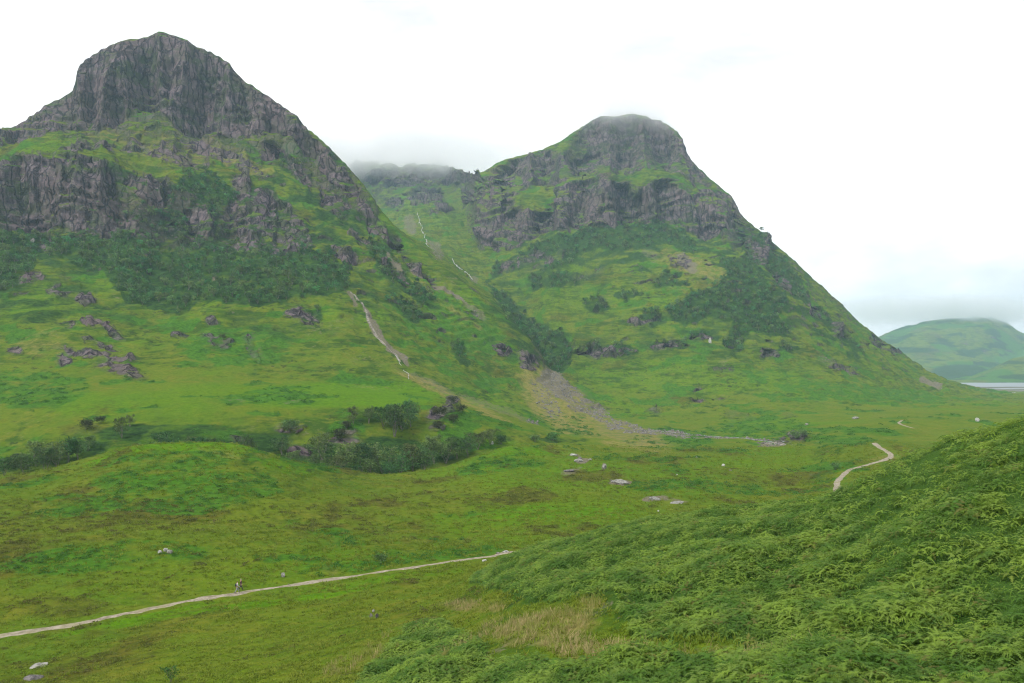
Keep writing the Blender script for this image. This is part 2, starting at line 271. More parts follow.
brk = np.maximum(brk, poly([(360,676),(380,652),(408,630),(440,624),(465,632),(480,650),(500,660),(560,668),(640,668),(700,672),(900,700),(900,900),(300,900),(340,700)], .3, 2.1))
brk = np.maximum(brk, poly([(690,672),(760,655),(1000,620),(1400,500),(1400,900),(690,900)], .3, 2.1))
brk = np.maximum(brk, .8*ells([(465,648,22,10,0),(495,570,24,5,-12)], .5, 2.4))
brk = np.maximum(brk, (S < 1.0)*1.0*(PX > 330))
brk = blur(brk, 14)
brk = np.clip(brk + 1.1*brk*(1-brk)*4*(fbm(X/3.1, Y/4.3, 4, 74)+.25*fbm(X/11, Y/14, 2, 76)), 0, 1)
fern = sstep(.10, .3, fbm(X/48+4, Y/60+Z/40, 3, 71))       # far patches of bracken, bluer green
fern = fern*sstep(2.9, 3.3, S)
fern = np.maximum(fern, ells([(100,560,110,14,-5,.8),(160,470,80,20,-8,.7),(560,450,60,10,0,.3),(60,480,40,10,0,.3),(30,390,60,20,0,.8),(235,345,60,22,0,.8),(270,395,50,8,-8,.7),(470,330,60,20,35,.7),(560,425,40,8,15,1),(670,442,50,5,0,.95),(760,430,60,10,0,.7),(840,440,40,8,0,.7),
   (860,310,60,14,45,.8),(860,395,90,9,5,.9),(345,430,20,20,20,.7),(800,380,70,8,15,.5),(430,340,40,20,40,.6),(490,465,40,10,-10,.8),(650,458,60,4,0,.5),(850,470,20,4,0,.7)], 3, 16))
fern = np.clip(fern*(.45+.75*sstep(-.3, .25, fbm(X/13, Y/19+Z/8, 4, 72))), 0, 1)
dry = np.maximum(ells([(545,628,55,16,-6,.9),(600,650,95,12,8,1),(700,662,60,8,0,.9),(520,640,22,12,0,.8),(470,606,34,5,0,.7),(590,604,16,6,0,.7),(470,640,40,10,-30,.5),(355,660,40,10,-25,.45),(390,640,30,8,-25,.35),(760,660,60,8,0,.8),(700,655,30,8,0,.6)], .5, 3),
   ells([(560,560,50,3,-5,.4),(250,455,30,4,0,.6),(225,452,30,4,10,.5),(890,458,22,4,0,.6),(45,345,30,14,0,.5),(330,570,10,6,0,.5),(556,402,46,24,40,.95),(610,432,70,14,15,.8),(585,425,50,14,25,.7),(450,396,70,4,24,.8),(150,145,70,12,10,.6),(240,160,50,10,30,.7),(700,270,50,10,20,.7),(690,285,40,14,10,.4),(740,262,18,18,30,.4),
         (580,452,20,8,0,.3),(640,158,60,8,0,.3),(570,200,14,18,0,.3),(440,300,60,4,38,.6)], 3, 18))
dry = dry*(.6+.7*fbm(X/8, Y/12, 3, 73)+.2)
lush = np.maximum(sstep(.1, .35, fbm(X/90+31, Y/130, 3, 75))*.55*sstep(2.5, 3.5, S),
   ells([(560,512,90,8,0,.9),(470,520,50,6,0,.5),(250,606,160,3,-9,.9),(380,580,90,3,-8,.7),(120,622,110,3,-11,.9),(160,480,60,5,0,.8),(230,445,40,5,5,.8),(90,405,50,12,0,.6),(350,395,120,14,0,.8),(600,470,60,6,0,.5),(700,380,120,14,0,.5),(640,370,80,10,0,.5),(600,300,70,14,0,.4),(490,445,30,6,0,.6),(560,468,60,6,0,.5)], 1.8, 17))
lush = np.clip(np.maximum(lush, ells([(190,447,75,5,0,1),(120,455,40,5,-18,.9),(275,462,40,5,15,.8),(520,452,50,4,0,.9)], 4.4, 5.2)), 0, 1)
fern = fern*(1-.8*ells([(190,446,70,4,0)], 4.4, 5.2))
brk = brk*(1-.85*np.clip(dry*1.3*(S < 3), 0, 1))

# ------------------------------------------------------------------ paths (world polylines on the ground)
PATHS = {
 'main': [(-200,668),(-80,651),(0,637),(60,627),(125,614),(180,602.5),(243,593),(300,584.5),(360,575.5),(410,568),(455,561),(490,556.5),(504,553.5),(516,551.5)],
 'bend': [(838,492),(837,487),(839,480),(845,473.5),(853,469),(868,465),(882,461),(890,457.5),(890,454),(884,450),(878,446.5),(874,443.5)],
 'far':  [(914,428.5),(904,425.5),(899,423),(902,420.5)],
}
PYF = PY; ZF = Z
def px_line(pts, n=8, dmin=0):
    P = []
    for (px, py) in pts:
        r, c = base_lookup(px, py, dmin); P.append(((px-CX)/F*D[r, c], D[r, c]))
    P = np.array(P); k = np.arange(len(P)); t = np.linspace(0, len(P)-1, (len(P)-1)*n+1)
    # Catmull-Rom
    out = []
    for q in t:
        i = min(int(q), len(P)-2); u = q-i
        p0 = P[max(i-1, 0)]; p1 = P[i]; p2 = P[i+1]; p3 = P[min(i+2, len(P)-1)]
        out.append(.5*((2*p1)+(-p0+p2)*u+(2*p0-5*p1+4*p2-p3)*u*u+(-p0+3*p1-3*p2+p3)*u**3))
    return np.array(out)
WP = {'main': px_line(PATHS['main'], 10, 80), 'bend': px_line(PATHS['bend'], 8, 150), 'far': px_line(PATHS['far'], 6, 300)}
near_path = np.zeros((NR, NC), np.float32)
for k, P in WP.items():
    b = (X > P[:, 0].min()-12) & (X < P[:, 0].max()+12) & (Y > P[:, 1].min()-12) & (Y < P[:, 1].max()+12)
    ax, ay = X[b], Y[b]
    dm = np.full(len(ax), 1e9)
    for i in range(len(P)-1):
        a = P[i]; v = P[i+1]-a; t = np.clip(((ax-a[0])*v[0]+(ay-a[1])*v[1])/(v@v+1e-9), 0, 1)
        dm = np.minimum(dm, np.hypot(ax-a[0]-t*v[0], ay-a[1]-t*v[1]))
    near_path[b] = np.maximum(near_path[b], sstep(4.5, 1.6, dm))

# ------------------------------------------------------------------ relief
flat = sstep(18.4, 19.5, S)
g_amp = sstep(0, 1.0, S)*(1-sstep(7.5, 8.5, S))
m_amp = sstep(7.5, 9.2, S)*(1-flat)
hz = fbm(X/34, Y/42, 3, 1)*1.5*sstep(2.8, 4.2, S) + fbm(X/9, Y/12, 3, 2)*.42 + (fbm(X/5.5, Y/6.5, 2, 3.5)*.85 + fbm(X/13, Y/15, 2, 3.7)*1.1)*brk*(S < 2.3)*sstep(10, 22, D) + fbm(X/2.6, Y/3.4, 3, 3)*.16
Z = Z + g_amp*hz*(1-near_path*.92)
gate = np.abs(fbm(X/80, Y/80, 3, 4))
m_far = np.clip(D/900, .6, 2)
hm = (fbm(X/140, Y/140, 3, 5)*9 - np.abs(fbm(X/60, Y/80, 4, 6))*(9+7*(PX < 450)) + 3 + fbm(X/24, Y/30, 3, 7)*5 + (.5-np.abs(fbm(X/11, Y/13, 3, 8)))*3.4-1 + fbm(X/4.5, Y/5.5, 2, 8.5)*.7)
edge = 1-.85*np.exp(-((S-13)/.4)**2)*(PX < 556) - .88*np.exp(-((S-18)/.6)**2)*(PX > 480)
Z = Z + m_amp*hm*m_far*edge*(1-.5*scree)*(.55+.45*sstep(556, 300, PX)+.2*sstep(600, 700, PX))
cb = np.abs(fbm(X/9, Y/9, 3, 45)); Z = Z + crag*(1.2+6.5*cb)*np.clip(D/800, .12, 1.3)
# terraces on the grass slopes
tz = Z/9.0 + fbm(X/60, Y/60, 3, 9)*2.2
Z = Z + m_amp*np.sin(tz*2*np.pi)*.75*(1-wood)*(D < 2500)
dZc = (Z[:, 2:]-Z[:, :-2])/(X[:, 2:]-X[:, :-2]+1e-6)
nx = np.zeros_like(Z); ny = np.zeros_like(Z)
P3 = np.stack([X, Y, Z], -1)
du = np.gradient(P3, axis=1); dv = np.gradient(P3, axis=0)
N = np.cross(du, dv); N /= np.linalg.norm(N, axis=2)[..., None]+1e-9
Nb = np.stack([blur(N[..., i], 6) for i in range(3)], -1); Nb /= np.linalg.norm(Nb, axis=2)[..., None]+1e-9
H = Nb.copy(); H[..., 2] *= .25
hl = np.linalg.norm(H, axis=2)[..., None]; H = H/np.maximum(hl, .35)
big = sstep(9, 9.6, S)*(1-flat)
sub = (rock > .03) & (S > 5)
xs, ys, zs = X[sub], Y[sub], Z[sub]
sc_ = np.clip(D[sub]/950, .45, 1.8)
r1 = 1-np.abs(pn3(xs/(46*sc_), ys/(46*sc_), zs/(210*sc_), 1))*2.2
r2 = 1-np.abs(pn3(xs/(15*sc_), ys/(15*sc_), zs/(90*sc_), 2))*2.2
r3 = 1-np.abs(pn3(xs/(6*sc_), ys/(6*sc_), zs/(15*sc_), 3))*2.0
r4 = pn3(xs/(3*sc_), ys/(3*sc_), zs/(5*sc_), 4)
led = np.sin((zs/(19*sc_)+pn3(xs/50, ys/50, zs/50, 5)*1.2)*2*np.pi)
disp = ((r1-.6)*20 + (r2-.6)*5 + (r3-.5)*1.6 + r4*.6 + led*1.8)*sc_*rock[sub]*np.where(S[sub] > 9.4, 1, .3)
disp = disp*(1-.88*np.exp(-((S[sub]-13)/.42)**2)*(PX[sub] < 556))*(1-.88*np.exp(-((S[sub]-18)/.5)**2))
P3[sub] += H[sub]*disp[:, None]
X, Y, Z = P3[..., 0], P3[..., 1], P3[..., 2]
ZF = Z                                         # heights by base column and distance
PYF = HY - Z*F/Y
PXF = CX + F*X/Y
# recompute surface slope for placing things
du = np.gradient(P3, axis=1); dv = np.gradient(P3, axis=0)
N = np.cross(du, dv); N /= np.linalg.norm(N, axis=2)[..., None]+1e-9

# ------------------------------------------------------------------ materials
def nt(mat): 
    mat.use_nodes = True; t = mat.node_tree; t.nodes.clear(); return t
class G:
    """tiny node-graph helper"""
    def __init__(s, tree): s.t = tree
    def n(s, typ, **k):
        o = s.t.nodes.new(typ)
        for a, b in k.items(): setattr(o, a, b)
        return o
    def l(s, a, b): s.t.links.new(a, b)
    def put(s, sock, v):
        if isinstance(v, bpy.types.NodeSocket): s.l(v, sock)
        else: sock.default_value = v
    def math(s, op, a, b=0.0, c=None, clamp=False):
        o = s.n('ShaderNodeMath', operation=op, use_clamp=clamp); s.put(o.inputs[0], a); s.put(o.inputs[1], b)
        if c is not None: s.put(o.inputs[2], c)
        return o.outputs[0]
    def mix(s, f, a, b, mode='MIX'):
        o = s.n('ShaderNodeMix', data_type='RGBA', blend_type=mode, clamp_factor=True)
        s.put(o.inputs[0], f)
        for i, v in ((6, a), (7, b)):
            s.put(o.inputs[i], v if isinstance(v, bpy.types.NodeSocket) else (*v, 1))
        return o.outputs[2]
    def noise(s, vec, scale, detail=3, rough=.55, dist=0):
        o = s.n('ShaderNodeTexNoise'); o.inputs['Scale'].default_value = scale; o.inputs['Detail'].default_value = detail
        o.inputs['Roughness'].default_value = rough; o.inputs['Distortion'].default_value = dist
        if vec is not None: s.l(vec, o.inputs['Vector'])
        return o.outputs[0]
    def ramp(s, v, a, b, smooth=True):
        o = s.n('ShaderNodeMapRange', interpolation_type='SMOOTHSTEP' if smooth else 'LINEAR'); s.put(o.inputs[0], v)
        s.put(o.inputs[1], a); s.put(o.inputs[2], b); o.inputs[3].default_value = 0; o.inputs[4].default_value = 1
        return o.outputs[0]
    def scale(s, vec, v):
        o = s.n('ShaderNodeMapping'); s.l(vec, o.inputs[0]); o.inputs['Scale'].default_value = v; return o.outputs[0]

def out_bsdf(g, col, rough=.9, bump=None, bs=.5, bd=.3, spec=.2, trans=None):
    b = g.n('ShaderNodeBsdfPrincipled'); g.put(b.inputs['Base Color'], col if isinstance(col, bpy.types.NodeSocket) else (*col, 1))
    g.put(b.inputs['Roughness'], rough); b.inputs['Specular IOR Level'].default_value = spec
    if bump is not None:
        n = g.n('ShaderNodeBump'); n.inputs['Strength'].default_value = bs; n.inputs['Distance'].default_value = bd
        g.l(bump, n.inputs['Height']); g.l(n.outputs[0], b.inputs['Normal'])
    o = g.n('ShaderNodeOutputMaterial')
    if trans:
        tr = g.n('ShaderNodeBsdfTranslucent'); g.put(tr.inputs[0], col if isinstance(col, bpy.types.NodeSocket) else (*col, 1))
        m = g.n('ShaderNodeMixShader'); m.inputs[0].default_value = trans
        g.l(b.outputs[0], m.inputs[1]); g.l(tr.outputs[0], m.inputs[2]); g.l(m.outputs[0], o.inputs[0])
    else: g.l(b.outputs[0], o.inputs[0])
    return b

def terrain_material(name):
    m = bpy.data.materials.new(name); g = G(nt(m))
    a1 = g.n('ShaderNodeAttribute', attribute_name='cover_a'); a2 = g.n('ShaderNodeAttribute', attribute_name='cover_b')
    s1 = g.n('ShaderNodeSeparateColor'); g.l(a1.outputs[0], s1.inputs[0]); s2 = g.n('ShaderNodeSeparateColor'); g.l(a2.outputs[0], s2.inputs[0])
    rockm, woodm, heathm = s1.outputs; fernm, drym, screem = s2.outputs; lushm = a1.outputs['Alpha']; brkm = a2.outputs['Alpha']
    geo = g.n('ShaderNodeNewGeometry'); pos = geo.outputs['Position']
    sn = g.n('ShaderNodeSeparateXYZ'); g.l(geo.outputs['Normal'], sn.inputs[0]); nz = sn.outputs[2]
    n60 = g.noise(pos, 1/45, 4, .6); n12 = g.noise(pos, 1/9, 5, .65); n3 = g.noise(pos, 1/2.2, 5, .7); n1 = g.noise(pos, 1/.45, 3, .7)
    nf = g.noise(g.scale(pos, (1/3.5, 1/3.5, 1/1.7)), 1, 6, .75)
    # grass
    c = g.mix(g.ramp(n60, .35, .65), (.108, .156, .011), (.074, .134, .011))
    c = g.mix(g.ramp(n12, .42, .7), c, (.138, .150, .016))
    c = g.mix(g.math('MULTIPLY', g.ramp(n3, .42, .62), .5), c, (.054, .104, .006))
    c = g.mix(g.math('MULTIPLY', g.ramp(nf, .5, .68), .6), c, (.12, .155, .014))
    lush = g.mix(g.ramp(n3, .35, .65), (.088, .195, .004), (.058, .145, .005))
    c = g.mix(g.math('MULTIPLY', lushm, g.ramp(n12, .25, .5)), c, lush)
    # heath: brownish green
    hc = g.mix(g.ramp(n3, .4, .6), (.098, .092, .014), (.060, .075, .009))
    hc = g.mix(g.ramp(n1, .5, .7), hc, (.10, .088, .022))
    c = g.mix(g.math('MULTIPLY', g.ramp(g.math('ADD', heathm, g.math('MULTIPLY', g.math('SUBTRACT', n3, .5), 1.2)), .15, .85), .85), c, hc)
    nb = g.noise(g.scale(pos, (1/34, 1/34, 1/6)), 1, 6, .7, .4); nb2 = g.noise(g.scale(pos, (1/11, 1/11, 1/2.4)), 1, 5, .75, .2)
    slope = g.ramp(nz, .985, .93)
    c = g.mix(g.math('MULTIPLY', g.math('MULTIPLY', g.ramp(nb, .47, .6), .85), slope), c, (.030, .074, .009))
    c = g.mix(g.math('MULTIPLY', g.math('MULTIPLY', g.ramp(nb2, .54, .66), .7), slope), c, (.028, .060, .009))
    c = g.mix(g.math('MULTIPLY', g.math('MULTIPLY', g.ramp(nb2, .46, .34), .6), slope), c, (.150, .165, .024))
    sp = g.noise(g.scale(pos, (1/4.5, 1/4.5, 1/3)), 1, 3, .6); sp2 = g.noise(pos, 1/38, 3, .6)
    c = g.mix(g.math('MULTIPLY', g.math('MULTIPLY', g.ramp(g.math('ADD', sp, g.math('MULTIPLY', g.math('SUBTRACT', sp2, .5), .5)), .60, .68), .75), slope), c, (.030, .046, .014))
    c = g.mix(g.math('MULTIPLY', g.math('MULTIPLY', g.ramp(g.math('SUBTRACT', nf, g.math('MULTIPLY', g.math('SUBTRACT', sp2, .5), .6)), .64, .72), .6), slope), c, (.17, .15, .10))
    # bracken
    fc = g.mix(g.ramp(n3, .4, .62), (.052, .150, .012), (.030, .092, .009))
    c = g.mix(g.math('MULTIPLY', g.ramp(g.math('ADD', fernm, g.math('MULTIPLY', g.math('SUBTRACT', nf, .5), 1.4)), .3, .7), .85), c, fc)
    c = g.mix(g.ramp(brkm, .2, .8), c, (.045, .095, .016))
    # dry grass
    dc = g.mix(g.ramp(n3, .35, .65), (.22, .185, .06), (.125, .135, .022))
    c = g.mix(g.ramp(g.math('ADD', drym, g.math('MULTIPLY', g.math('SUBTRACT', n12, .5), 1.0)), .15, .95), c, dc)
    # wood floor
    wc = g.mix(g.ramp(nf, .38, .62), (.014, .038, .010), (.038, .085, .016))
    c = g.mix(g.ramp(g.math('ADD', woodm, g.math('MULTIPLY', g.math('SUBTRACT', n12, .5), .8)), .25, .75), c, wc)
    # scree and bare earth
    sc1 = g.mix(g.ramp(n1, .35, .65), (.22, .19, .14), (.085, .075, .05)); sc1 = g.mix(g.ramp(n3, .45, .7), sc1, (.12, .125, .055))
    c = g.mix(g.ramp(g.math('ADD', screem, g.math('MULTIPLY', g.math('SUBTRACT', n3, .5), 1.5)), .35, .75), c, sc1)
    # rock: streaked, purple grey, with lichen and dark upright runs
    v1 = g.noise(g.scale(pos, (1/7, 1/7, 1/55)), 1, 6, .65, .3); v2 = g.noise(g.scale(pos, (1/2.5, 1/2.5, 1/16)), 1, 4, .7)
    v3 = g.noise(g.scale(pos, (1/26, 1/26, 1/12)), 1, 5, .65)
    rc = g.mix(g.ramp(v1, .36, .62), (.055, .046, .056), (.172, .136, .146))
    rc = g.mix(g.math('MULTIPLY', g.ramp(v2, .5, .7), .6), rc, (.20, .17, .16))
    rc = g.mix(g.math('MULTIPLY', g.ramp(v2, .5, .34), .6), rc, (.016, .015, .018))
    rc = g.mix(g.math('MULTIPLY', g.ramp(v3, .42, .60), .72), rc, (.048, .078, .022))
    vo = g.n('ShaderNodeTexVoronoi', feature='DISTANCE_TO_EDGE'); vo.inputs['Scale'].default_value = 1
    wv = g.n('ShaderNodeVectorMath', operation='ADD'); g.l(g.scale(pos, (1/10, 1/10, 1/42)), wv.inputs[0])
    nv = g.n('ShaderNodeTexNoise'); nv.inputs['Scale'].default_value = 1/9; nv.inputs['Detail'].default_value = 4; g.l(pos, nv.inputs['Vector'])
    nvs = g.n('ShaderNodeVectorMath', operation='SCALE'); g.l(nv.outputs['Color'], nvs.inputs[0]); nvs.inputs['Scale'].default_value = .9; g.l(nvs.outputs[0], wv.inputs[1])
    g.l(wv.outputs[0], vo.inputs['Vector'])
    crack = g.math('SUBTRACT', 1, g.ramp(vo.outputs['Distance'], .0, .11))
    v4 = g.noise(g.scale(pos, (1/4, 1/4, 1/3)), 1, 4, .7); v5 = g.noise(pos, 1/55, 3, .6)
    rc = g.mix(g.math('MULTIPLY', g.ramp(v5, .42, .62), .55), rc, (.150, .112, .112))
    rc = g.mix(g.math('MULTIPLY', g.ramp(v4, .56, .70), .7), rc, (.235, .215, .20))
    rc = g.mix(g.math('MULTIPLY', crack, .7), rc, (.020, .020, .024))
    rm = g.math('ADD', g.math('MINIMUM', rockm, 1), g.math('MULTIPLY', g.math('SUBTRACT', nf, .5), 1.3))
    rm = g.ramp(rm, .22, .72)
    ledge = g.ramp(g.math('ADD', nz, g.math('MULTIPLY', g.math('SUBTRACT', v3, .5), .9)), .66, .80)
    rm = g.math('MULTIPLY', rm, g.math('SUBTRACT', 1, g.math('MULTIPLY', g.math('MULTIPLY', ledge, .85), g.math('SUBTRACT', 1, g.ramp(rockm, 1.0, 1.7)))), clamp=True)
    steep = g.ramp(g.math('ADD', nz, g.math('MULTIPLY', g.math('SUBTRACT', nf, .5), .5)), .58, .44)
    notnear = g.math('SUBTRACT', 1, g.ramp(brkm, .0, .2))
    rm = g.math('MAXIMUM', rm, g.math('MULTIPLY', g.math('MULTIPLY', steep, .6), notnear))
    c = g.mix(rm, c, rc)
    c = g.mix(g.ramp(a2.outputs['Alpha'], 2, 3), c, c)
    # near ground roughness plus broken rock relief
    h = g.math('ADD', g.math('MULTIPLY', n3, 1.0), g.math('MULTIPLY', nf, 1.2))
    h = g.math('ADD', h, g.math('MULTIPLY', g.math('MULTIPLY', g.math('SUBTRACT', g.math('ADD', v2, v4), crack), rm), 3.0))
    out_bsdf(g, c, 1.0, h, .8, 1.1, spec=.03)
    return m
M_TERR = terrain_material('hillside_turf_and_rock')

def simple(name, base, var=(.7, 1.25), scale=2.0, rough=.85, bump=0, spec=.2, trans=None, objrand=0, c2=None, detail=4):
    m = bpy.data.materials.new(name); g = G(nt(m))
    geo = g.n('ShaderNodeNewGeometry'); n = g.noise(geo.outputs['Position'], scale, detail, .65)
    a = tuple(v*var[0] for v in base); b = tuple(v*var[1] for v in base) if c2 is None else c2
    c = g.mix(g.ramp(n, .35, .65), a, b)
    if objrand:
        oi = g.n('ShaderNodeObjectInfo'); hs = g.n('ShaderNodeHueSaturation')
        g.l(c, hs.inputs['Color'])
        g.l(g.math('ADD', .5-.06*objrand, g.math('MULTIPLY', oi.outputs['Random'], .12*objrand)), hs.inputs['Hue'])
        g.l(g.math('ADD', 1-.45*objrand, g.math('MULTIPLY', g.math('FRACT', g.math('MULTIPLY', oi.outputs['Random'], 17.3)), .9*objrand)), hs.inputs['Value'])
        c = hs.outputs[0]
    out_bsdf(g, c, rough, n if bump else None, .6, bump or .1, spec, trans)
    return m

# ------------------------------------------------------------------ mesh helpers
def mesh_from(name, V, Fc, mat=None, smooth=True, n=4):
    me = bpy.data.meshes.new(name)
    V = np.ascontiguousarray(V, np.float32); Fc = np.ascontiguousarray(Fc, np.int32)
    me.vertices.add(len(V)); me.vertices.foreach_set('co', V.ravel())
    me.loops.add(Fc.size); me.loops.foreach_set('vertex_index', Fc.ravel())
    me.polygons.add(len(Fc)); me.polygons.foreach_set('loop_start', np.arange(0, Fc.size, n, dtype=np.int32))
    me.polygons.foreach_set('loop_total', np.full(len(Fc), n, np.int32))
    me.polygons.foreach_set('use_smooth', np.full(len(Fc), smooth))
    me.update(calc_edges=True)
    if mat: me.materials.append(mat)
    return me
def link(name, me, kind=None, label=None, cat=None, group=None, parent=None, loc=None):
    o = bpy.data.objects.new(name, me); COL.objects.link(o)
    if kind: o['kind'] = kind
    if label: o['label'] = label
    if cat: o['category'] = cat
    if group: o['group'] = group
    if parent: o.parent = parent
    if loc is not None: o.location = loc
    return o

# ------------------------------------------------------------------ terrain objects
IDX = np.arange(NR*NC).reshape(NR, NC)
quads = np.stack([IDX[:-1, :-1], IDX[:-1, 1:], IDX[1:, 1:], IDX[1:, :-1]], -1)
qs = np.broadcast_to(s[:-1, None], (NR-1, NC-1)); qp = np.broadcast_to(cols[None, :-1], (NR-1, NC-1))
own = np.zeros((NR-1, NC-1), int)                         # 0 ground
own[(qs >= 8) & (qs < 18.999) & (qp < 565)] = 1
own[(qs >= 8) & (qs < 18.999) & (qp >= 565)] = 2
own[(qs >= 13.5) & (qs < 18.999) & (qp < 565)] = 3
own[(qs >= 13.5) & (qs < 18.999) & (qp >= 478) & (qp < 565)] = 2
own[qs >= 18.999] = 4
own[(own == 2) & (qp > 985)] = 0
CA = np.stack([rockv, wood, heath, lush], -1).reshape(-1, 4); CB = np.stack([fern, dry, scree, brk], -1).reshape(-1, 4)
V = P3.reshape(-1, 3)
for k, nm in enumerate(['ground', 'mountain', 'mountain', 'mountain', 'valley_floor']):
    f = quads[own == k].reshape(-1, 4)
    used, inv = np.unique(f, return_inverse=True)
    me = mesh_from(nm, V[used], inv.reshape(-1, 4), M_TERR)
    for an, arr in (('cover_a', CA), ('cover_b', CB)):
        at = me.attributes.new(an, 'FLOAT_COLOR', 'POINT'); at.data.foreach_set('color', np.ascontiguousarray(arr[used], np.float32).ravel())
    link(nm, me, 'structure')
HAZE = 0.9e-4
# ------------------------------------------------------------------ far hills and the floor of the glen
def loft(name, lines, pxs, rows, seed, amp, woodpolys=()):
    kd, ky = [], []
    for k in lines:
        k = np.array(k, float); kd.append(pchip(k[:, 0], k[:, 1], pxs)); ky.append(pchip(k[:, 0], k[:, 2], pxs))
    kd = np.array(kd); ky = np.array(ky); kz = (HY-ky)*kd/F
    t = np.concatenate([np.linspace(i, i+1, n, endpoint=False) for i, n in enumerate(rows)]+[[len(rows)]])
    d = pchip(np.arange(len(lines)), kd, t); zz = pchip(np.arange(len(lines)), kz, t)
    px = np.broadcast_to(pxs, d.shape); x = (px-CX)/F*d
    w = np.sin(np.clip(t/len(rows), 0, 1)*np.pi)[:, None]**.5
    zz = zz + w*(fbm(x/420, d/420, 4, seed)*amp*2 - np.abs(fbm(x/190, d/260, 4, seed+1))*amp*2 + amp*.3)
    nr, nc = d.shape; I = np.arange(nr*nc).reshape(nr, nc)
    q = np.stack([I[:-1, :-1], I[:-1, 1:], I[1:, 1:], I[1:, :-1]], -1).reshape(-1, 4)
    me = mesh_from(name, np.stack([x, d, zz], -1).reshape(-1, 3), q, M_TERR)
    py = HY-zz*F/d
    rk = sstep(.12, .35, fbm(x/130, zz/40+d/260, 4, seed+2))*.75*sstep(-30, 40, zz)
    wd = sstep(.0, .2, fbm(x/160, d/300+zz/60, 3, seed+3))*.75
    for (cx, cy, rx, ry) in woodpolys: wd = np.maximum(wd, sstep(1.2, .7, np.hypot((px-cx)/rx, (py-cy)/ry)))
    fe = sstep(-.1, .2, fbm(x/300, d/300, 3, seed+5))
    a = np.stack([rk, wd, sstep(0, .3, fbm(x/200, d/300, 3, seed+4))*.6, 0*x], -1).reshape(-1, 4)
    b = np.stack([fe, 0*x, 0*x, 0*x], -1).reshape(-1, 4)
    for an, arr in (('cover_a', a), ('cover_b', b)):
        at = me.attributes.new(an, 'FLOAT_COLOR', 'POINT'); at.data.foreach_set('color', np.ascontiguousarray(arr, np.float32).ravel())
    return link(name, me, 'structure')
loft('hill', [[z(760, 3300, -66), z(1500, 3300, -66)],
    [(760, 3900, 377), (880, 3900, 366), (930, 3900, 362), (980, 3900, 360), (1024, 3900, 366), (1500, 3900, 355)],
    [(760, 4800, 368), (850, 4800, 352), (880, 4800, 338), (905, 4800, 328), (930, 4800, 323.5), (960, 4800, 321), (985, 4800, 318.5), (1000, 4850, 323), (1024, 4900, 335), (1060, 4900, 346), (1120, 4900, 340), (1500, 4900, 320)],
    [z(760, 6000, -66), z(1500, 6000, -66)]], np.linspace(760, 1500, 420), (50, 110, 12), 81, 26, [(960, 372, 30, 8), (900, 350, 40, 3)])
loft('hill', [[z(930, 2760, -64), z(1500, 2760, -64)],
    [(930, 2950, 383), (955, 2950, 380.5), (970, 2950, 379.5), (985, 2950, 378), (1024, 2950, 374), (1500, 2950, 330)],
    [(930, 3200, 383), (955, 3200, 379), (970, 3200, 377), (985, 3200, 371), (1005, 3200, 362), (1024, 3250, 354), (1060, 3250, 338), (1100, 3300, 325), (1500, 3300, 230)],
    [z(930, 3900, -66), z(1500, 3900, -66)]], np.linspace(930, 1500, 260), (40, 60, 12), 91, 12)

M_WATER = bpy.data.materials.new('still_lake_water'); g = G(nt(M_WATER))
gp = g.n('ShaderNodeNewGeometry'); b = out_bsdf(g, (.16, .18, .19), .42, g.noise(gp.outputs['Position'], .6, 3, .6), .3, .3, spec=.5)
M_FALL = simple('white_falling_water', (.40, .41, .42), (.65, 1.2), 1.5, .5)
def flat_poly(name, pts, zoff, mat, kind='structure'):
    P = [((px-CX)/F*d, d) for px, d in pts]
    c = np.mean(P, 0); V = [(c[0], c[1], 0)]; n = len(P); ring = []
    for i in range(n):
        a = np.array(P[i]); bb = np.array(P[(i+1) % n])
        for k in range(10):
            p = a+(bb-a)*k/10; w = 22*fbm(np.array([p[0]/90]), np.array([p[1]/90]), 3, 97)[0]
            ring.append((p[0]+w, p[1]+w*1.5))
    V += [(x, y, 0) for x, y in ring]; m = len(ring)
    me = bpy.data.meshes.new(name); me.from_pydata([(x, y, zoff) for x, y, _ in V], [], [(0, 1+i, 1+(i+1) % m) for i in range(m)]); me.materials.append(mat)
    return link(name, me, kind)
M_SAND = simple('wet_river_flats', (.13, .125, .07), (.55, 1.2), .02, .9)
flat_poly('river_flats', [(935, 1760), (1010, 1740), (1200, 1740), (1500, 1800), (1500, 2700), (1000, 2700), (940, 2400)], -62.2, M_SAND)
flat_poly('lake', [(955, 2300), (985, 2240), (1012, 2260), (1100, 2230), (1500, 2300), (1500, 2780), (950, 2790)], -61.9, M_WATER)
flat_poly('lake', [(975, 2080), (1003, 2040), (1030, 2060), (1040, 2110), (1000, 2130)], -61.9, M_WATER)
flat_poly('lake', [(984, 1830), (1000, 1760), (1016, 1745), (1022, 1790), (1008, 1830), (990, 1850)], -61.9, M_WATER)
flat_poly('lake', [(1010, 1960), (1040, 1900), (1200, 1900), (1200, 1990), (1040, 2000)], -61.9, M_WATER)

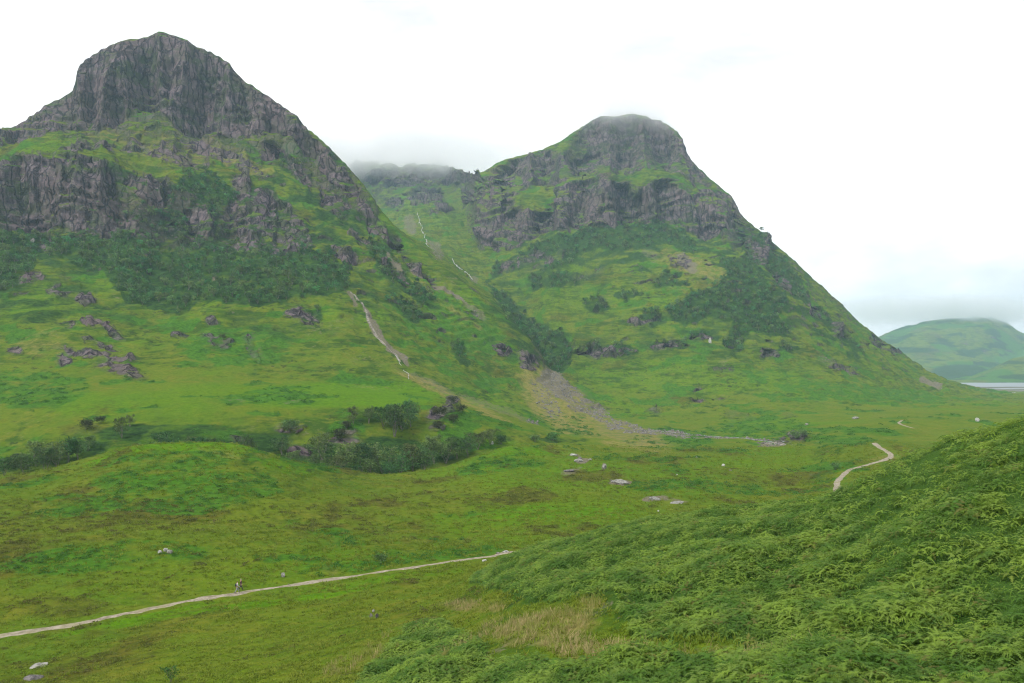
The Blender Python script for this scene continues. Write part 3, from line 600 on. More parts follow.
# ------------------------------------------------------------------ paths and streams laid on the ground
M_SCR = simple('eroded_gully_gravel', (.21, .19, .155), (.5, 1.35), .7, .95)
M_PATH = bpy.data.materials.new('worn_gravel_path'); g = G(nt(M_PATH)); gp = g.n('ShaderNodeNewGeometry').outputs['Position']
c = g.mix(g.ramp(g.noise(gp, 1/.9, 5, .7), .35, .7), (.17, .145, .10), (.34, .30, .235)); c = g.mix(g.ramp(g.noise(gp, 1/3.5, 3), .5, .75), c, (.22, .20, .10))
out_bsdf(g, c, .95, g.noise(gp, 6, 4, .7), .5, .06, .1)
def ribbon(name, P, w, mat, lift=.05, wvar=.35, kind='structure', nx_=5, seed=0, lat=0, crown=0):
    T = np.gradient(P, axis=0); T /= np.linalg.norm(T, axis=1)[:, None]+1e-9
    Nn = np.stack([T[:, 1], -T[:, 0]], -1)
    L_ = np.concatenate([[0], np.cumsum(np.linalg.norm(np.diff(P, axis=0), axis=1))])
    wa = w*(1+wvar*fbm(L_/(w*3), L_*0+1, 3, 101+seed)); wb = w*(1+wvar*fbm(L_/(w*2.2), L_*0+9, 3, 103+seed))
    if lat: P = P + Nn*(lat*fbm(L_/(lat*8), L_*0, 3, 107+seed))[:, None]
    u = np.linspace(-1, 1, nx_)
    V = []
    for k in u:
        q = P + Nn*(np.where(k < 0, wa, wb)*k/2)[:, None]
        V.append(np.stack([q[:, 0], q[:, 1], terrain_z(q[:, 0], q[:, 1])+lift*(1.0 if abs(k) < .99 else -.6)], -1))
    V = np.stack(V, 1); n = len(P); I = np.arange(n*nx_).reshape(n, nx_)
    qd = np.stack([I[:-1, :-1], I[:-1, 1:], I[1:, 1:], I[1:, :-1]], -1).reshape(-1, 4)
    return link(name, mesh_from(name, V.reshape(-1, 3), qd, mat), kind)
def dens(P, step):
    L_ = np.concatenate([[0], np.cumsum(np.linalg.norm(np.diff(P, axis=0), axis=1))]); q = np.arange(0, L_[-1], step)
    return np.stack([np.interp(q, L_, P[:, 0]), np.interp(q, L_, P[:, 1])], -1)
ribbon('path', dens(WP['main'], .35), 1.8, M_PATH, .05, 1.6, nx_=7)
ribbon('path', dens(WP['bend'], .5), 2.3, M_PATH, .10, .5, nx_=7, seed=3)
ribbon('path', dens(WP['far'], .8), 2.0, M_PATH, .12, .5, seed=5)
def stream(pts, w, dmin=0, lat=3, lift=.5, name='stream', mat=None):
    P = []
    for px, py in pts:
        r, c = base_lookup(px, py, dmin); P.append(P3[r, c, :2])
    ribbon(name, dens(np.array(P), max(w*.4, .8)), w, mat or M_FALL, lift, .8, lat=lat, seed=len(COL.objects))
stream([(417, 214), (418, 222), (422, 232), (426, 240), (430, 248)], 1.0, 1000, 9, 1.0)
stream([(452, 260), (458, 268), (466, 273), (473, 280)], 1.0, 900, 7, 1.0)
stream([(350, 292), (356, 300), (363, 308), (369, 322), (377, 336), (386, 347), (395, 354), (400, 362)], 2.4, 400, 5, .06, 'gully_track', M_SCR)
stream([(396, 356), (398, 363), (402, 367)], .35, 400, 2, .2)
stream([(403, 370), (408, 375), (409, 380)], .35, 400, 2, .2)
stream([(660, 432), (700, 435), (750, 439), (785, 443)], 1.0, 430, 4, .2, mat=M_WATER)
stream([(766, 443), (778, 445), (792, 444.5)], 5.0, 400, 3, .1, 'river_gravel', M_SCR)

# ------------------------------------------------------------------ leaf and bark materials
M_BARK = simple('pale_birch_bark', (.20, .18, .15), (.5, 1.2), 3, .9)
M_LEAF = simple('birch_leaves', (.085, .150, .045), (.6, 1.4), .5, .8, spec=.15, trans=.25, objrand=.8)
M_LEAFD = simple('dark_slope_leaves', (.088, .170, .054), (.5, 1.5), .16, .85, spec=.1, trans=.3, objrand=.85)
M_BROWN = simple('brown_heather', (.055, .068, .028), (.5, 1.4), .8, .9, spec=.1, trans=.1, objrand=.1)
M_FERN = bpy.data.materials.new('bracken_fronds'); g = G(nt(M_FERN))
gp = g.n('ShaderNodeNewGeometry').outputs['Position']; oi = g.n('ShaderNodeObjectInfo').outputs['Random']
c = g.mix(g.ramp(g.noise(gp, .3, 4, .65), .40, .60), (.088, .200, .018), (.245, .365, .042))
c = g.mix(g.math('MULTIPLY', g.ramp(oi, .5, 1), .55), c, (.190, .265, .055)); c = g.mix(g.math('MULTIPLY', g.ramp(oi, .3, 0), .55), c, (.045, .105, .016))
c = g.mix(g.math('MULTIPLY', g.ramp(g.noise(gp, .8, 3, .6), .58, .75), .4), c, (.065, .155, .035))
c = g.mix(g.math('MULTIPLY', g.ramp(g.math('FRACT', g.math('MULTIPLY', oi, 31.7)), .955, .975), .6), c, (.19, .13, .04))
out_bsdf(g, c, .65, spec=.3, trans=.5)
def blade_mat(name, a, b, d, t=.3):
    m = bpy.data.materials.new(name); g = G(nt(m)); gp = g.n('ShaderNodeNewGeometry').outputs['Position']; oi = g.n('ShaderNodeObjectInfo').outputs['Random']
    c = g.mix(g.ramp(g.noise(gp, .12, 4, .65), .38, .62), a, b); c = g.mix(g.math('MULTIPLY', oi, .8), c, d)
    out_bsdf(g, c, .8, spec=.15, trans=t); return m
M_GRASS = blade_mat('meadow_grass_blades', (.145, .215, .014), (.215, .250, .032), (.125, .175, .016))
M_DRYG = blade_mat('dry_seeding_grass', (.46, .34, .19), (.36, .30, .12), (.20, .25, .05))
M_HEATH = blade_mat('heather_sprigs', (.130, .120, .036), (.125, .145, .030), (.10, .125, .024), .4)

# ------------------------------------------------------------------ templates for the ground cover (unlinked; the scatter reads them)
def template(name, V, Fc, mat):
    me = bpy.data.meshes.new(name); me.from_pydata(V, [], Fc); me.materials.append(mat)
    return bpy.data.objects.new(name, me)
def fern_plant(name, seed, nf=6, np_=11):
    r = random.Random(seed); V, Fc = [], []
    def tri(a, b, c): V.extend([a, b, c]); Fc.append((len(V)-3, len(V)-2, len(V)-1))
    for f in range(nf):
        az = f/nf*2*math.pi + r.uniform(-.4, .4); h = r.uniform(.45, .85); ln = r.uniform(.55, .85)
        dx, dy = math.cos(az), math.sin(az); out0 = r.uniform(.1, .28)
        top = Vector((dx*out0, dy*out0, h)); side = Vector((-dy, dx, 0))
        w = .012
        tri(Vector((0, 0, 0))-side*w, Vector((0, 0, 0))+side*w, top)
        rise = r.uniform(.05, .5); droop = r.uniform(.5, 1.0)
        def pt(t): return top + Vector((dx, dy, 0))*ln*t + Vector((0, 0, 1))*(rise*t-droop*t*t)*ln*.8
        tilt = r.uniform(-.25, .25)
        for k in range(np_):
            t = k/np_; p = pt(t); q = pt(min(1, t+.11)); pw = .36*ln*(1-t)**.85*(.72+.28*math.sin(k*2.3+seed))+.02
            for sg in (-1, 1):
                tipv = p + side*sg*pw + Vector((dx, dy, 0))*pw*.45 + Vector((0, 0, 1))*(-.22*pw+tilt*sg*pw+r.uniform(-.03, .03))
                tri(p, p+(q-p)*.85, tipv)
                if k < 5:
                    m = p+(tipv-p)*.45; tri(m, p+(tipv-p)*.75, m+Vector((dx, dy, 0))*pw*.32+Vector((0, 0, -.02)))
        tri(pt(.9)-side*.02, pt(.9)+side*.02, pt(1.05))
    return template(name, V, Fc, M_FERN)
def grass_tuft(name, seed, n, h, sp, w, mat, curve=.5):
    r = random.Random(seed); V, Fc = [], []
    for i in range(n):
        az = r.uniform(0, 6.283); rr = r.uniform(0, sp)*.5; b = Vector((math.cos(az)*rr, math.sin(az)*rr, -.03)); a2 = az+r.uniform(-.6, .6)
        o = Vector((math.cos(a2), math.sin(a2), 0)); hh = h*r.uniform(.5, 1.1); s_ = Vector((-o.y, o.x, 0))*w
        m = b+o*hh*curve*.25+Vector((0, 0, hh*.6)); t = b+o*hh*curve*r.uniform(.6, 1.1)+Vector((0, 0, hh*r.uniform(.8, 1)))
        k = len(V); V += [b-s_, b+s_, m+s_*.8, m-s_*.8, t]; Fc += [(k, k+1, k+2, k+3), (k+3, k+2, k+4)]
    return template(name, V, Fc, mat)
def clump(name, seed, n, rx, h, sz, mat):
    r = random.Random(seed); V, Fc = [], []
    for i in range(n):
        az = r.uniform(0, 6.283); q = r.uniform(0, 1)**.6; e = r.uniform(0, 1)
        p = Vector((math.cos(az)*rx*q, math.sin(az)*rx*q, h*math.sqrt(max(0, 1-q*q))*(.35+.65*e)))
        a = Vector((r.gauss(0, 1), r.gauss(0, 1), r.gauss(0, .6))).normalized()*sz*r.uniform(.6, 1.3); b = a.cross(Vector((r.gauss(0, 1), r.gauss(0, 1), r.gauss(0, 1)))).normalized()*sz*.45
        k = len(V); V += [p-a, p+b, p+a, p-b]; Fc.append((k, k+1, k+2, k+3))
    return template(name, V, Fc, mat)

def scatter(name, tmpls, P, scl, label, cat=None, tilt=.25):
    n = len(P)
    me = bpy.data.meshes.new(name); me.vertices.add(n); me.vertices.foreach_set('co', np.ascontiguousarray(P, np.float32).ravel())
    rot = np.stack([RNG.normal(0, tilt, n), RNG.normal(0, tilt, n), RNG.uniform(0, 2*np.pi, n)], -1)
    at = me.attributes.new('rot', 'FLOAT_VECTOR', 'POINT'); at.data.foreach_set('vector', rot.astype(np.float32).ravel())
    at = me.attributes.new('scl', 'FLOAT', 'POINT'); at.data.foreach_set('value', np.asarray(scl, np.float32))
    at = me.attributes.new('pick', 'INT', 'POINT'); at.data.foreach_set('value', RNG.integers(0, len(tmpls), n).astype(np.int32))
    o = link(name, me, 'stuff', label)
    ng = bpy.data.node_groups.new(name, 'GeometryNodeTree')
    ng.interface.new_socket('Geometry', in_out='INPUT', socket_type='NodeSocketGeometry'); ng.interface.new_socket('Geometry', in_out='OUTPUT', socket_type='NodeSocketGeometry')
    gi = ng.nodes.new('NodeGroupInput'); go = ng.nodes.new('NodeGroupOutput'); jn = ng.nodes.new('GeometryNodeJoinGeometry')
    def attr(nm, ty):
        q = ng.nodes.new('GeometryNodeInputNamedAttribute'); q.data_type = ty; q.inputs[0].default_value = nm; return q.outputs[0]
    ar, as_, ap = attr('rot', 'FLOAT_VECTOR'), attr('scl', 'FLOAT'), attr('pick', 'INT')
    e2r = ng.nodes.new('FunctionNodeEulerToRotation'); ng.links.new(ar, e2r.inputs[0])
    m2p = ng.nodes.new('GeometryNodeMeshToPoints'); ng.links.new(gi.outputs[0], m2p.inputs[0])
    for i, t in enumerate(tmpls):
        cmp_ = ng.nodes.new('FunctionNodeCompare'); cmp_.data_type = 'INT'; cmp_.operation = 'EQUAL'; ng.links.new(ap, cmp_.inputs[2]); cmp_.inputs[3].default_value = i
        oi = ng.nodes.new('GeometryNodeObjectInfo'); oi.inputs['Object'].default_value = t; oi.inputs['As Instance'].default_value = True
        ip = ng.nodes.new('GeometryNodeInstanceOnPoints')
        ng.links.new(m2p.outputs[0], ip.inputs['Points']); ng.links.new(cmp_.outputs[0], ip.inputs['Selection'])
        ng.links.new(oi.outputs['Geometry'], ip.inputs['Instance']); ng.links.new(e2r.outputs[0], ip.inputs['Rotation']); ng.links.new(as_, ip.inputs['Scale'])
        ng.links.new(ip.outputs[0], jn.inputs[0])
    ng.links.new(jn.outputs[0], go.inputs[0])
    md = o.modifiers.new('scatter', 'NODES'); md.node_group = ng
    return o

CW = np.abs(X[:-1, 1:]-X[:-1, :-1])*np.abs(Y[1:, :-1]-Y[:-1, :-1]); CW = np.minimum(CW, 40)
inview = (cols[None, :-1] > -90) & (cols[None, :-1] < 1115)
def pick(weight, n_max, dens_=1.0):
    """weight: plants per square metre for every cell"""
    w = (weight*CW).ravel(); tot = w.sum(); n = int(min(n_max, tot)); p = w/tot
    cdf = np.cumsum(p); i = np.searchsorted(cdf, RNG.uniform(0, 1, n)); i = np.minimum(i, len(w)-1)
    r, c = np.divmod(i, NC-1); u = RNG.uniform(0, 1, n)[:, None]; v = RNG.uniform(0, 1, n)[:, None]
    A = P3[r, c]*(1-u)*(1-v)+P3[r, c+1]*u*(1-v)+P3[r+1, c]*(1-u)*v+P3[r+1, c+1]*u*v
    print('pick', round(tot), n)
    return A, r, c
Dc = D[:-1, :-1]; Sc = S[:-1, :-1]
brk_c = brk[:-1, :-1]*(Sc < 2.2); pathc = 1-sstep(.82, .99, near_path[:-1, :-1])
side_ok = (cols[None, :-1] > -250) & (cols[None, :-1] < 1300)
# bracken
w = sstep(.35, .8, brk_c + .25*fbm(X[:-1, :-1]/5, Y[:-1, :-1]/6, 3, 121))*side_ok*(Dc > 6)*np.where(Dc < 45, 26., np.where(Dc < 60, 18., 12.0))*pathc
w = w*(.9+.1*sstep(-.42, -.1, fbm(X[:-1, :-1]/3.2, Y[:-1, :-1]/4.2, 3, 123)))
FA, r_, c_ = pick(w, 150000)
hgt = np.where(FA[:, 1] < 60, .52, .56)*np.clip(1+.75*fbm(FA[:, 0]/4, FA[:, 1]/5, 3, 125), .45, 1.7)*RNG.uniform(.6, 1.3, len(FA))
M_LEAFY = blade_mat('leafy_undergrowth', (.075, .180, .020), (.150, .245, .035), (.110, .190, .050), .4)
scatter('bracken', [fern_plant('fern', 1), fern_plant('fern', 2, 5, 9), fern_plant('fern', 3, 7, 12), fern_plant('fern', 4, 4, 10), clump('leafy', 21, 90, .45, .85, .075, M_LEAFY), clump('leafy', 22, 70, .6, .6, .06, M_LEAFY), fern_plant('fern', 9, 8, 8)], FA, hgt, 'dense waist-high green bracken covering the near hillside')
# meadow cover
xc, yc = X[:-1, :-1], Y[:-1, :-1]
notrock = (1-rock[:-1, :-1])*(1-scree[:-1, :-1])*pathc
meadow = (Sc > .9)*(Sc < 5.2)*inview*notrock*(1-brk_c)
w = meadow*(1-.7*heath[:-1, :-1])*(.25+sstep(-.15, .25, fbm(xc/5, yc/7, 3, 141)))*np.clip(70/Dc, .12, 1.3)**1.4*4.5
GA, r_, c_ = pick(w, 110000)
scatter('meadow_grass', [grass_tuft('tuft', s_, 16, .22, .6, .022, M_GRASS, .9) for s_ in (1, 2, 3)], GA, RNG.uniform(.6, 1.5, len(GA))*np.clip(D[r_, c_]/90, .9, 1.8), 'rough green grass tussocks over the meadow')
w = (Sc > .6)*(Sc < 3)*inview*np.clip(dry[:-1, :-1]-.25, 0, 1)*10*pathc
DA, r_, c_ = pick(w, 45000)
scatter('dry_grass', [grass_tuft('seedheads', s_, 14, .62, .6, .009, M_DRYG, .35) for s_ in (1, 2, 3)], DA, RNG.uniform(.6, 1.25, len(DA)), 'pale pinkish seeding grass among the bracken')
w = meadow*np.clip(heath[:-1, :-1]*1.2-.2, 0, 1)*np.clip(90/Dc, .10, 1)*.5
HA, r_, c_ = pick(w, 45000)
scatter('heather', [clump('sprig', s_, 46, .55, .17, .10, M_HEATH) for s_ in (1, 2, 3)], HA, RNG.uniform(.6, 1.5, len(HA))*np.clip(D[r_, c_]/90, .9, 1.8), 'low brown heather and bog myrtle patches in the meadow')
w = (Sc > 2.5)*(Sc < 8.5)*inview*notrock*np.clip(fern[:-1, :-1]*1.3-.3, 0, 1)*np.clip(160/Dc, .1, 1)**1.5*.2
BA, r_, c_ = pick(w, 60000)
M_FERNFAR = blade_mat('far_bracken', (.062, .165, .026), (.085, .195, .030), (.05, .13, .022), .4)
scatter('distant_bracken', [clump('far_fern', s_, 40, 1.0, .4, .20, M_FERNFAR) for s_ in (5, 6, 7)], BA, RNG.uniform(.6, 1.4, len(BA))*np.clip(D[r_, c_]/200, .8, 1.6), 'blue green bracken beds on the knolls beyond the path')

# ------------------------------------------------------------------ trees
def tube(V, Fc, a, b, ra, rb, n=6):
    ax = (b-a).normalized(); s1 = ax.orthogonal().normalized(); s2 = ax.cross(s1); k = len(V)
    for p, rr in ((a, ra), (b, rb)):
        for i in range(n):
            t = 2*math.pi*i/n; V.append(p+s1*math.cos(t)*rr+s2*math.sin(t)*rr)
    for i in range(n): Fc.append((k+i, k+(i+1) % n, k+n+(i+1) % n, k+n+i))
def tree_parts(seed, H_, W_, nleaf, leaf, multi=3, lean=.1, low=.18):
    r = random.Random(seed); V, Fc = [], []; tips = []
    for m in range(multi):
        az = r.uniform(0, 6.28); sp = r.uniform(.05, .25)*W_*(0 if multi == 1 else 1)
        p = Vector((0, 0, -.3)); rad = H_*.022/(1+.3*multi)*1.4; top = H_*r.uniform(.72, .95)
        segs = 5
        for i in range(segs):
            t = (i+1)/segs; q = Vector((math.cos(az)*sp*t*2+r.uniform(-.05, .05)*W_, math.sin(az)*sp*t*2+r.uniform(-.05, .05)*W_, top*t))
            tube(V, Fc, p, q, rad*(1-i/segs*.8), rad*(1-t*.8)); 
            if i >= 1:
                for j in range(2):
                    a2 = r.uniform(0, 6.28); ln = W_*.5*(1.05-abs(t-.45))*r.uniform(.55, 1.05)
                    e = q+Vector((math.cos(a2)*ln, math.sin(a2)*ln, ln*r.uniform(.1, .7))); tube(V, Fc, q, e, rad*.4, rad*.1, 4); tips.append((e, ln*.55)); tips.append((q.lerp(e, .55), ln*.5))
            p = q
        tips.append((p, W_*.2))
    LV, LF = [], []
    for i in range(nleaf):
        c, rr = r.choice(tips); d = Vector((r.gauss(0, 1), r.gauss(0, 1), r.gauss(0, .8))).normalized()*rr*r.uniform(.35, 1.05)
        p = c+d; p.z = max(p.z, H_*low*r.uniform(.4, 1))
        a = Vector((r.gauss(0, 1), r.gauss(0, 1), r.gauss(0, .7))).normalized()*leaf*r.uniform(.6, 1.3); b = a.cross(Vector((r.gauss(0, 1), r.gauss(0, 1), r.gauss(0, 1)))).normalized()*leaf*r.uniform(.4, .7)
        k = len(LV); LV += [p-a, p+b*.9-a*.1, p+a, p-b]; LF.append((k, k+1, k+2, k+3))
    return (V, Fc), (LV, LF)
def pym(name, V, Fc, mat):
    me = bpy.data.meshes.new(name); me.from_pydata(V, [], Fc); me.materials.append(mat); return me
GOR = []
for i in range(6):
    (a, b), (c, d) = tree_parts(200+i, 9, 8.5, 1500, .30, 4 if i % 2 else 3)
    GOR.append((pym('trunk', a, b, M_BARK), pym('crown', c, d, M_LEAF)))
def ground_at(px, py, dmin=0, dmax=1e9):
    r, c = base_lookup(px, py, dmin); return Vector(P3[r, c]), r, c
ORD = 'first second third fourth fifth sixth seventh eighth ninth tenth eleventh twelfth thirteenth fourteenth fifteenth sixteenth seventeenth eighteenth nineteenth twentieth twenty-first twenty-second twenty-third twenty-fourth twenty-fifth twenty-sixth twenty-seventh twenty-eighth twenty-ninth thirtieth thirty-first thirty-second thirty-third thirty-fourth thirty-fifth thirty-sixth thirty-seventh thirty-eighth thirty-ninth fortieth'.split()
def put_tree(loc, h, label, group, v, rz=None, wf=1, name='birch_tree'):
    e = bpy.data.objects.new(name, None); COL.objects.link(e); e.location = loc; e.rotation_euler = (0, 0, rz if rz is not None else random.uniform(0, 6.28))
    k = h/9; e.scale = (k*wf, k*wf, k); e['label'] = label; e['category'] = 'tree'; e['group'] = group
    link('trunk', GOR[v][0], parent=e); link('crown', GOR[v][1], parent=e)
    return e
# (column, distance or row of the base, height in pixels). the gorge hides the feet of most: given by distance
def at_d(px, d):
    x = (px-CX)/F*d; return Vector((x, d, float(terrain_z(np.array([x]), np.array([float(d)]))[0])))
gorge = [(4, 282, 26, 1), (14, 290, 20, 1), (24, 284, 30, 1), (36, 292, 28, 1.2), (46, 286, 30, 1), (57, 290, 30, 1.1), (68, 295, 30, 1), (78, 298, 26, 1), (88, 305, 20, 1), (122, 318, 24, .8), (130, 330, 14, 1), (150, 302, 20, 1.4), (161, 308, 24, 1.3), (171, 304, 20, 1.2), (190, 312, 18, 1.2), (200, 306, 22, 1.3), (210, 310, 18, 1.2),
  (244, 318, 22, .8), (252, 318, 17, 1.1), (282, 330, 22, 1.3), (291, 325, 18, 1.3), (270, 312, 16, 1), (316, 322, 26, 1), (322, 336, 32, 1), (334, 322, 28, 1), (342, 330, 36, 1.0), (352, 320, 24, 1.1), (361, 332, 34, 1), (372, 326, 28, 1.1), (382, 336, 34, 1), (392, 326, 26, 1), (402, 334, 32, 1.05), (413, 342, 36, 1), (424, 338, 28, 1.1), (434, 350, 32, 1), (446, 352, 28, 1), (457, 358, 26, 1.1), (468, 362, 24, 1), (478, 372, 22, 1.1), (490, 380, 18, 1.2)]
for i, (px, d, hp, wf) in enumerate(gorge):
    h = hp/F*d*.84
    size = 'tall' if hp > 29 else ('low' if hp < 21 else 'middling')
    where = ('left of the knoll' if px < 100 else 'behind the knoll top' if px < 215 else 'right of the knoll' if px < 300 else 'in the dark dip')
    put_tree(at_d(px, d+6), h, f'{size} birch {where}, {ORD[i]} in the gorge row from the left', 'birches along the gorge', i % 6, wf=wf)
bank = [(353, 425, 17, .9, 'small dark birch alone on the bank above the gorge'), (369, 424, 17, .9, 'second small birch on the bank, left of the big clump'), (383, 427, 22, 1, 'leftmost birch of the big clump on the bank'),
  (394, 437, 30, 1, 'broad pale birch standing lowest at the front of the bank clump'), (391, 424, 18, 1, 'birch top showing behind the broad pale birch of the bank clump'), (402, 430, 24, 1, 'middle birch in the clump on the grassy bank'), (410, 428, 26, .9, 'rightmost tall birch of the clump on the bank'), (412, 420, 17, 1, 'birch at the upper right back of the bank clump')]
for i, (px, py, hp, wf, lb) in enumerate(bank):
    p, r, c = ground_at(px, py, 330); put_tree(p, hp/F*p.y, lb, 'birches on the bank above the gorge', i % 6, wf=wf)
# small bushes on the gorge sides
def put_one(name, me, loc, sc, label, group=None, cat='bush', mats=None):
    o = link(name, me, None, label, cat, group); o.location = loc; o.scale = (sc[0], sc[0], sc[1]) if isinstance(sc, tuple) else (sc,)*3; o.rotation_euler = (0, 0, random.uniform(0, 6.28)); return o
(a, b), (c, d) = tree_parts(300, 2.2, 3.4, 900, .16, 5, low=.05)
BV = a+c; BF = b+[tuple(q+len(a) for q in f) for f in d]
def two_mat(name, a, b, c, d, m1, m2):
    me = bpy.data.meshes.new(name); me.from_pydata(a+c, [], b+[tuple(q+len(a) for q in f) for f in d]); me.materials.append(m1); me.materials.append(m2)
    me.polygons.foreach_set('material_index', np.array([0]*len(b)+[1]*len(d), np.int32)); return me
BROWN = two_mat('shrub', a, b, c, d, M_BARK, M_BROWN); GREENB = two_mat('shrub', a, b, c, d, M_BARK, M_LEAF)
shr = [(452, 404, 3, BROWN, 'uppermost dark brown shrub on the rocky bank right of the birches'), (460, 413, 3, BROWN, 'brown shrub at the right end of the rocky bank'), (441, 417, 3.4, BROWN, 'widest brown shrub at the left of the rocky bank'), (453, 423, 3, BROWN, 'brown shrub low in the middle of the rocky bank'), (437, 429, 2.4, BROWN, 'small brown shrub below the rocky bank'),
  (347, 429, 2.6, BROWN, 'brown shrub below the small dark birch on the bank'), (340, 441, 3.4, BROWN, 'dark brown shrub among the gorge birches'), (288, 431, 3.4, GREENB, 'dark green shrub on the slope right of the knoll'), (100, 424, 2.2, BROWN, 'rusty brown shrub on the hummock left of the knoll'), (86, 430, 2.0, BROWN, 'small rusty shrub lowest on the hummock left of the knoll'),
  (381, 564, .85, GREENB, 'single dark bush just above the gravel path'), (222, 470, 1.0, GREENB, None), (500, 444, 3, GREENB, 'bush at the right end of the gorge birches'), (535, 442, 2.6, GREENB, 'bush on the flat below the stony fan, left one'), (552, 441, 3, GREENB, 'bush on the flat below the stony fan, right one'),
  (795, 440, 3.6, GREENB, 'dark bush over the pale river gravel'), (803, 437, 3, GREENB, 'dark bush right of the river gravel'), (835, 470, 1.2, GREENB, 'small bush beside the curved path')]
for px, py, sc, me, lb in shr:
    if lb: put_one('shrub', me, ground_at(px, py, 100)[0], sc*(.6 if sc > 2 else .85), lb, 'shrubs of the glen floor')
# trees on the mountainsides
SLP = []; SLPT = []; SLPC = []
for i in range(6):
    (a, b), (c, d) = tree_parts(400+i, 8, 8.5, 420, .55, 3, low=.05); SLPT.append(pym('trunk', a, b, M_BARK)); SLPC.append(pym('crown', c, d, M_LEAFD)); SLP.append(two_mat('birch_tree', a, b, c, d, M_BARK, M_LEAFD))
cand = []
PXs = RNG.uniform(-20, 900, 60000); PYs = RNG.uniform(120, 385, 60000)
grid = {}
for px, py in zip(PXs, PYs):
    r, c = base_lookup(px, py, 420)
    wv = treew[r, c]
    if S[r, c] > 17.8 or wv < .25 or rock[r, c] > .75: continue
    nz_ = fbm(np.array([px/14]), np.array([py/7]), 2, 131)[0]
    if nz_ + wv*.9 < .78: continue
    d = D[r, c]; sp = 5.6*800/d
    key = (int(px/6), int(py/6)); ok = True
    for a_ in (-1, 0, 1):
        for b_ in (-1, 0, 1):
            for (qx, qy) in grid.get((key[0]+a_, key[1]+b_), ()):
                if ((qx-px)/sp)**2+((qy-py)/(sp*.62))**2 < 1: ok = False
    if not ok: continue
    grid.setdefault(key, []).append((px, py))
    h = 7.2*random.uniform(.55, 1.15)*(1.0 if wv > .6 else .7)
    cand.append((h/d, px, py, r, c, h))
cand.sort(reverse=True); print('slope trees', len(cand))
def where_slope(px, py, r):
    if S[r, 0] < 13.3 and px < 556:
        if py > 300: return 'dark birch scattered below the wood on the left mountain', 'scattered birches low on the left mountain'
        if py < 232: return 'dark birch clinging to the ledges beside the left mountain cliffs', 'birches on the ledges of the left mountain'
        if px > 356: return 'dark birch on the steep spur falling to the stony fan', 'birches on the spur'
        if px < 130: return 'dark birch in the left end of the wood under the lower cliff', 'birches in the left end of the wood'
        if px < 240: return 'dark birch in the middle of the wood under the left mountain cliffs', 'birches in the middle of the wood'
        return 'dark birch in the right end of the wood under the brown crag', 'birches in the right end of the wood'
    if px < 580 and py > 280: return 'dark birch packed in the ravine above the stony fan', 'birches in the ravine'
    if py < 256 and px < 700: return 'dark birch in the belt right under the cliffs of the right mountain', 'birches under the right mountain cliffs'
    if px > 735 and py < 350: return 'dark birch on the right flank of the right mountain', 'birches on the right flank'
    if 660 < px: return 'dark birch in the broad wood on the grassy face of the right mountain', 'birches in the wood on the grassy face'
    return 'dark birch in the scattered clumps on the lower face of the right mountain', 'birches in the lower clumps'
NIND = 240
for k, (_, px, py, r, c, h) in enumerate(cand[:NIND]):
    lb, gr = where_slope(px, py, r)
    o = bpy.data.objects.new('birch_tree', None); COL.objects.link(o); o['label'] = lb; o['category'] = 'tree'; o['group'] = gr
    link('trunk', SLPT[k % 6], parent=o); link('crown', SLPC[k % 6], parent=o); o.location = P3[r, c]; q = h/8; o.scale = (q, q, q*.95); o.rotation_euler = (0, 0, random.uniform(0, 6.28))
rest = cand[NIND:]
if rest:
    P = np.array([P3[t[3], t[4]] for t in rest]); hs = np.array([t[5]/8 for t in rest])
    tm = [bpy.data.objects.new('slope_tree', m_) for m_ in SLP]
    scatter('distant_woodland', tm, P, hs, 'small dark woods high on both mountains, too many to count', tilt=.04)

# ------------------------------------------------------------------ stones
M_STONE = simple('pale_lichened_stone', (.215, .21, .185), (.5, 1.35), 1.8, .9, bump=.1, spec=.2, objrand=.1)
M_STONEW = simple('white_quartz_stone', (.40, .395, .37), (.6, 1.2), 2.2, .85, bump=.1)
M_STONED = simple('dark_wet_stone', (.12, .11, .105), (.5, 1.5), 1.8, .85, bump=.1)
import bmesh
def boulder(seed, sx, sy, sz, mat, sub=3, rough=.28):
    bm = bmesh.new(); bmesh.ops.create_icosphere(bm, subdivisions=sub, radius=1)
    co = np.array([v.co[:] for v in bm.verts])
    k = 1+rough*pn3(co[:, 0]*1.1, co[:, 1]*1.1, co[:, 2]*1.1, seed)+rough*.5*pn3(co[:, 0]*2.7, co[:, 1]*2.7, co[:, 2]*2.7, seed+3)
    pl = np.random.default_rng(seed).normal(size=(7, 3)); pl /= np.linalg.norm(pl, axis=1)[:, None]
    c2 = co*k[:, None]
    for n_ in pl:                                   # cut faces
        dd = c2@n_-.72; c2 -= np.where(dd > 0, dd, 0)[:, None]*n_*.85
    for v, q in zip(bm.verts, c2): v.co = (q[0]*sx, q[1]*sy, q[2]*sz)
    me = bpy.data.meshes.new('boulder'); bm.to_mesh(me); bm.free(); me.materials.append(mat); return me
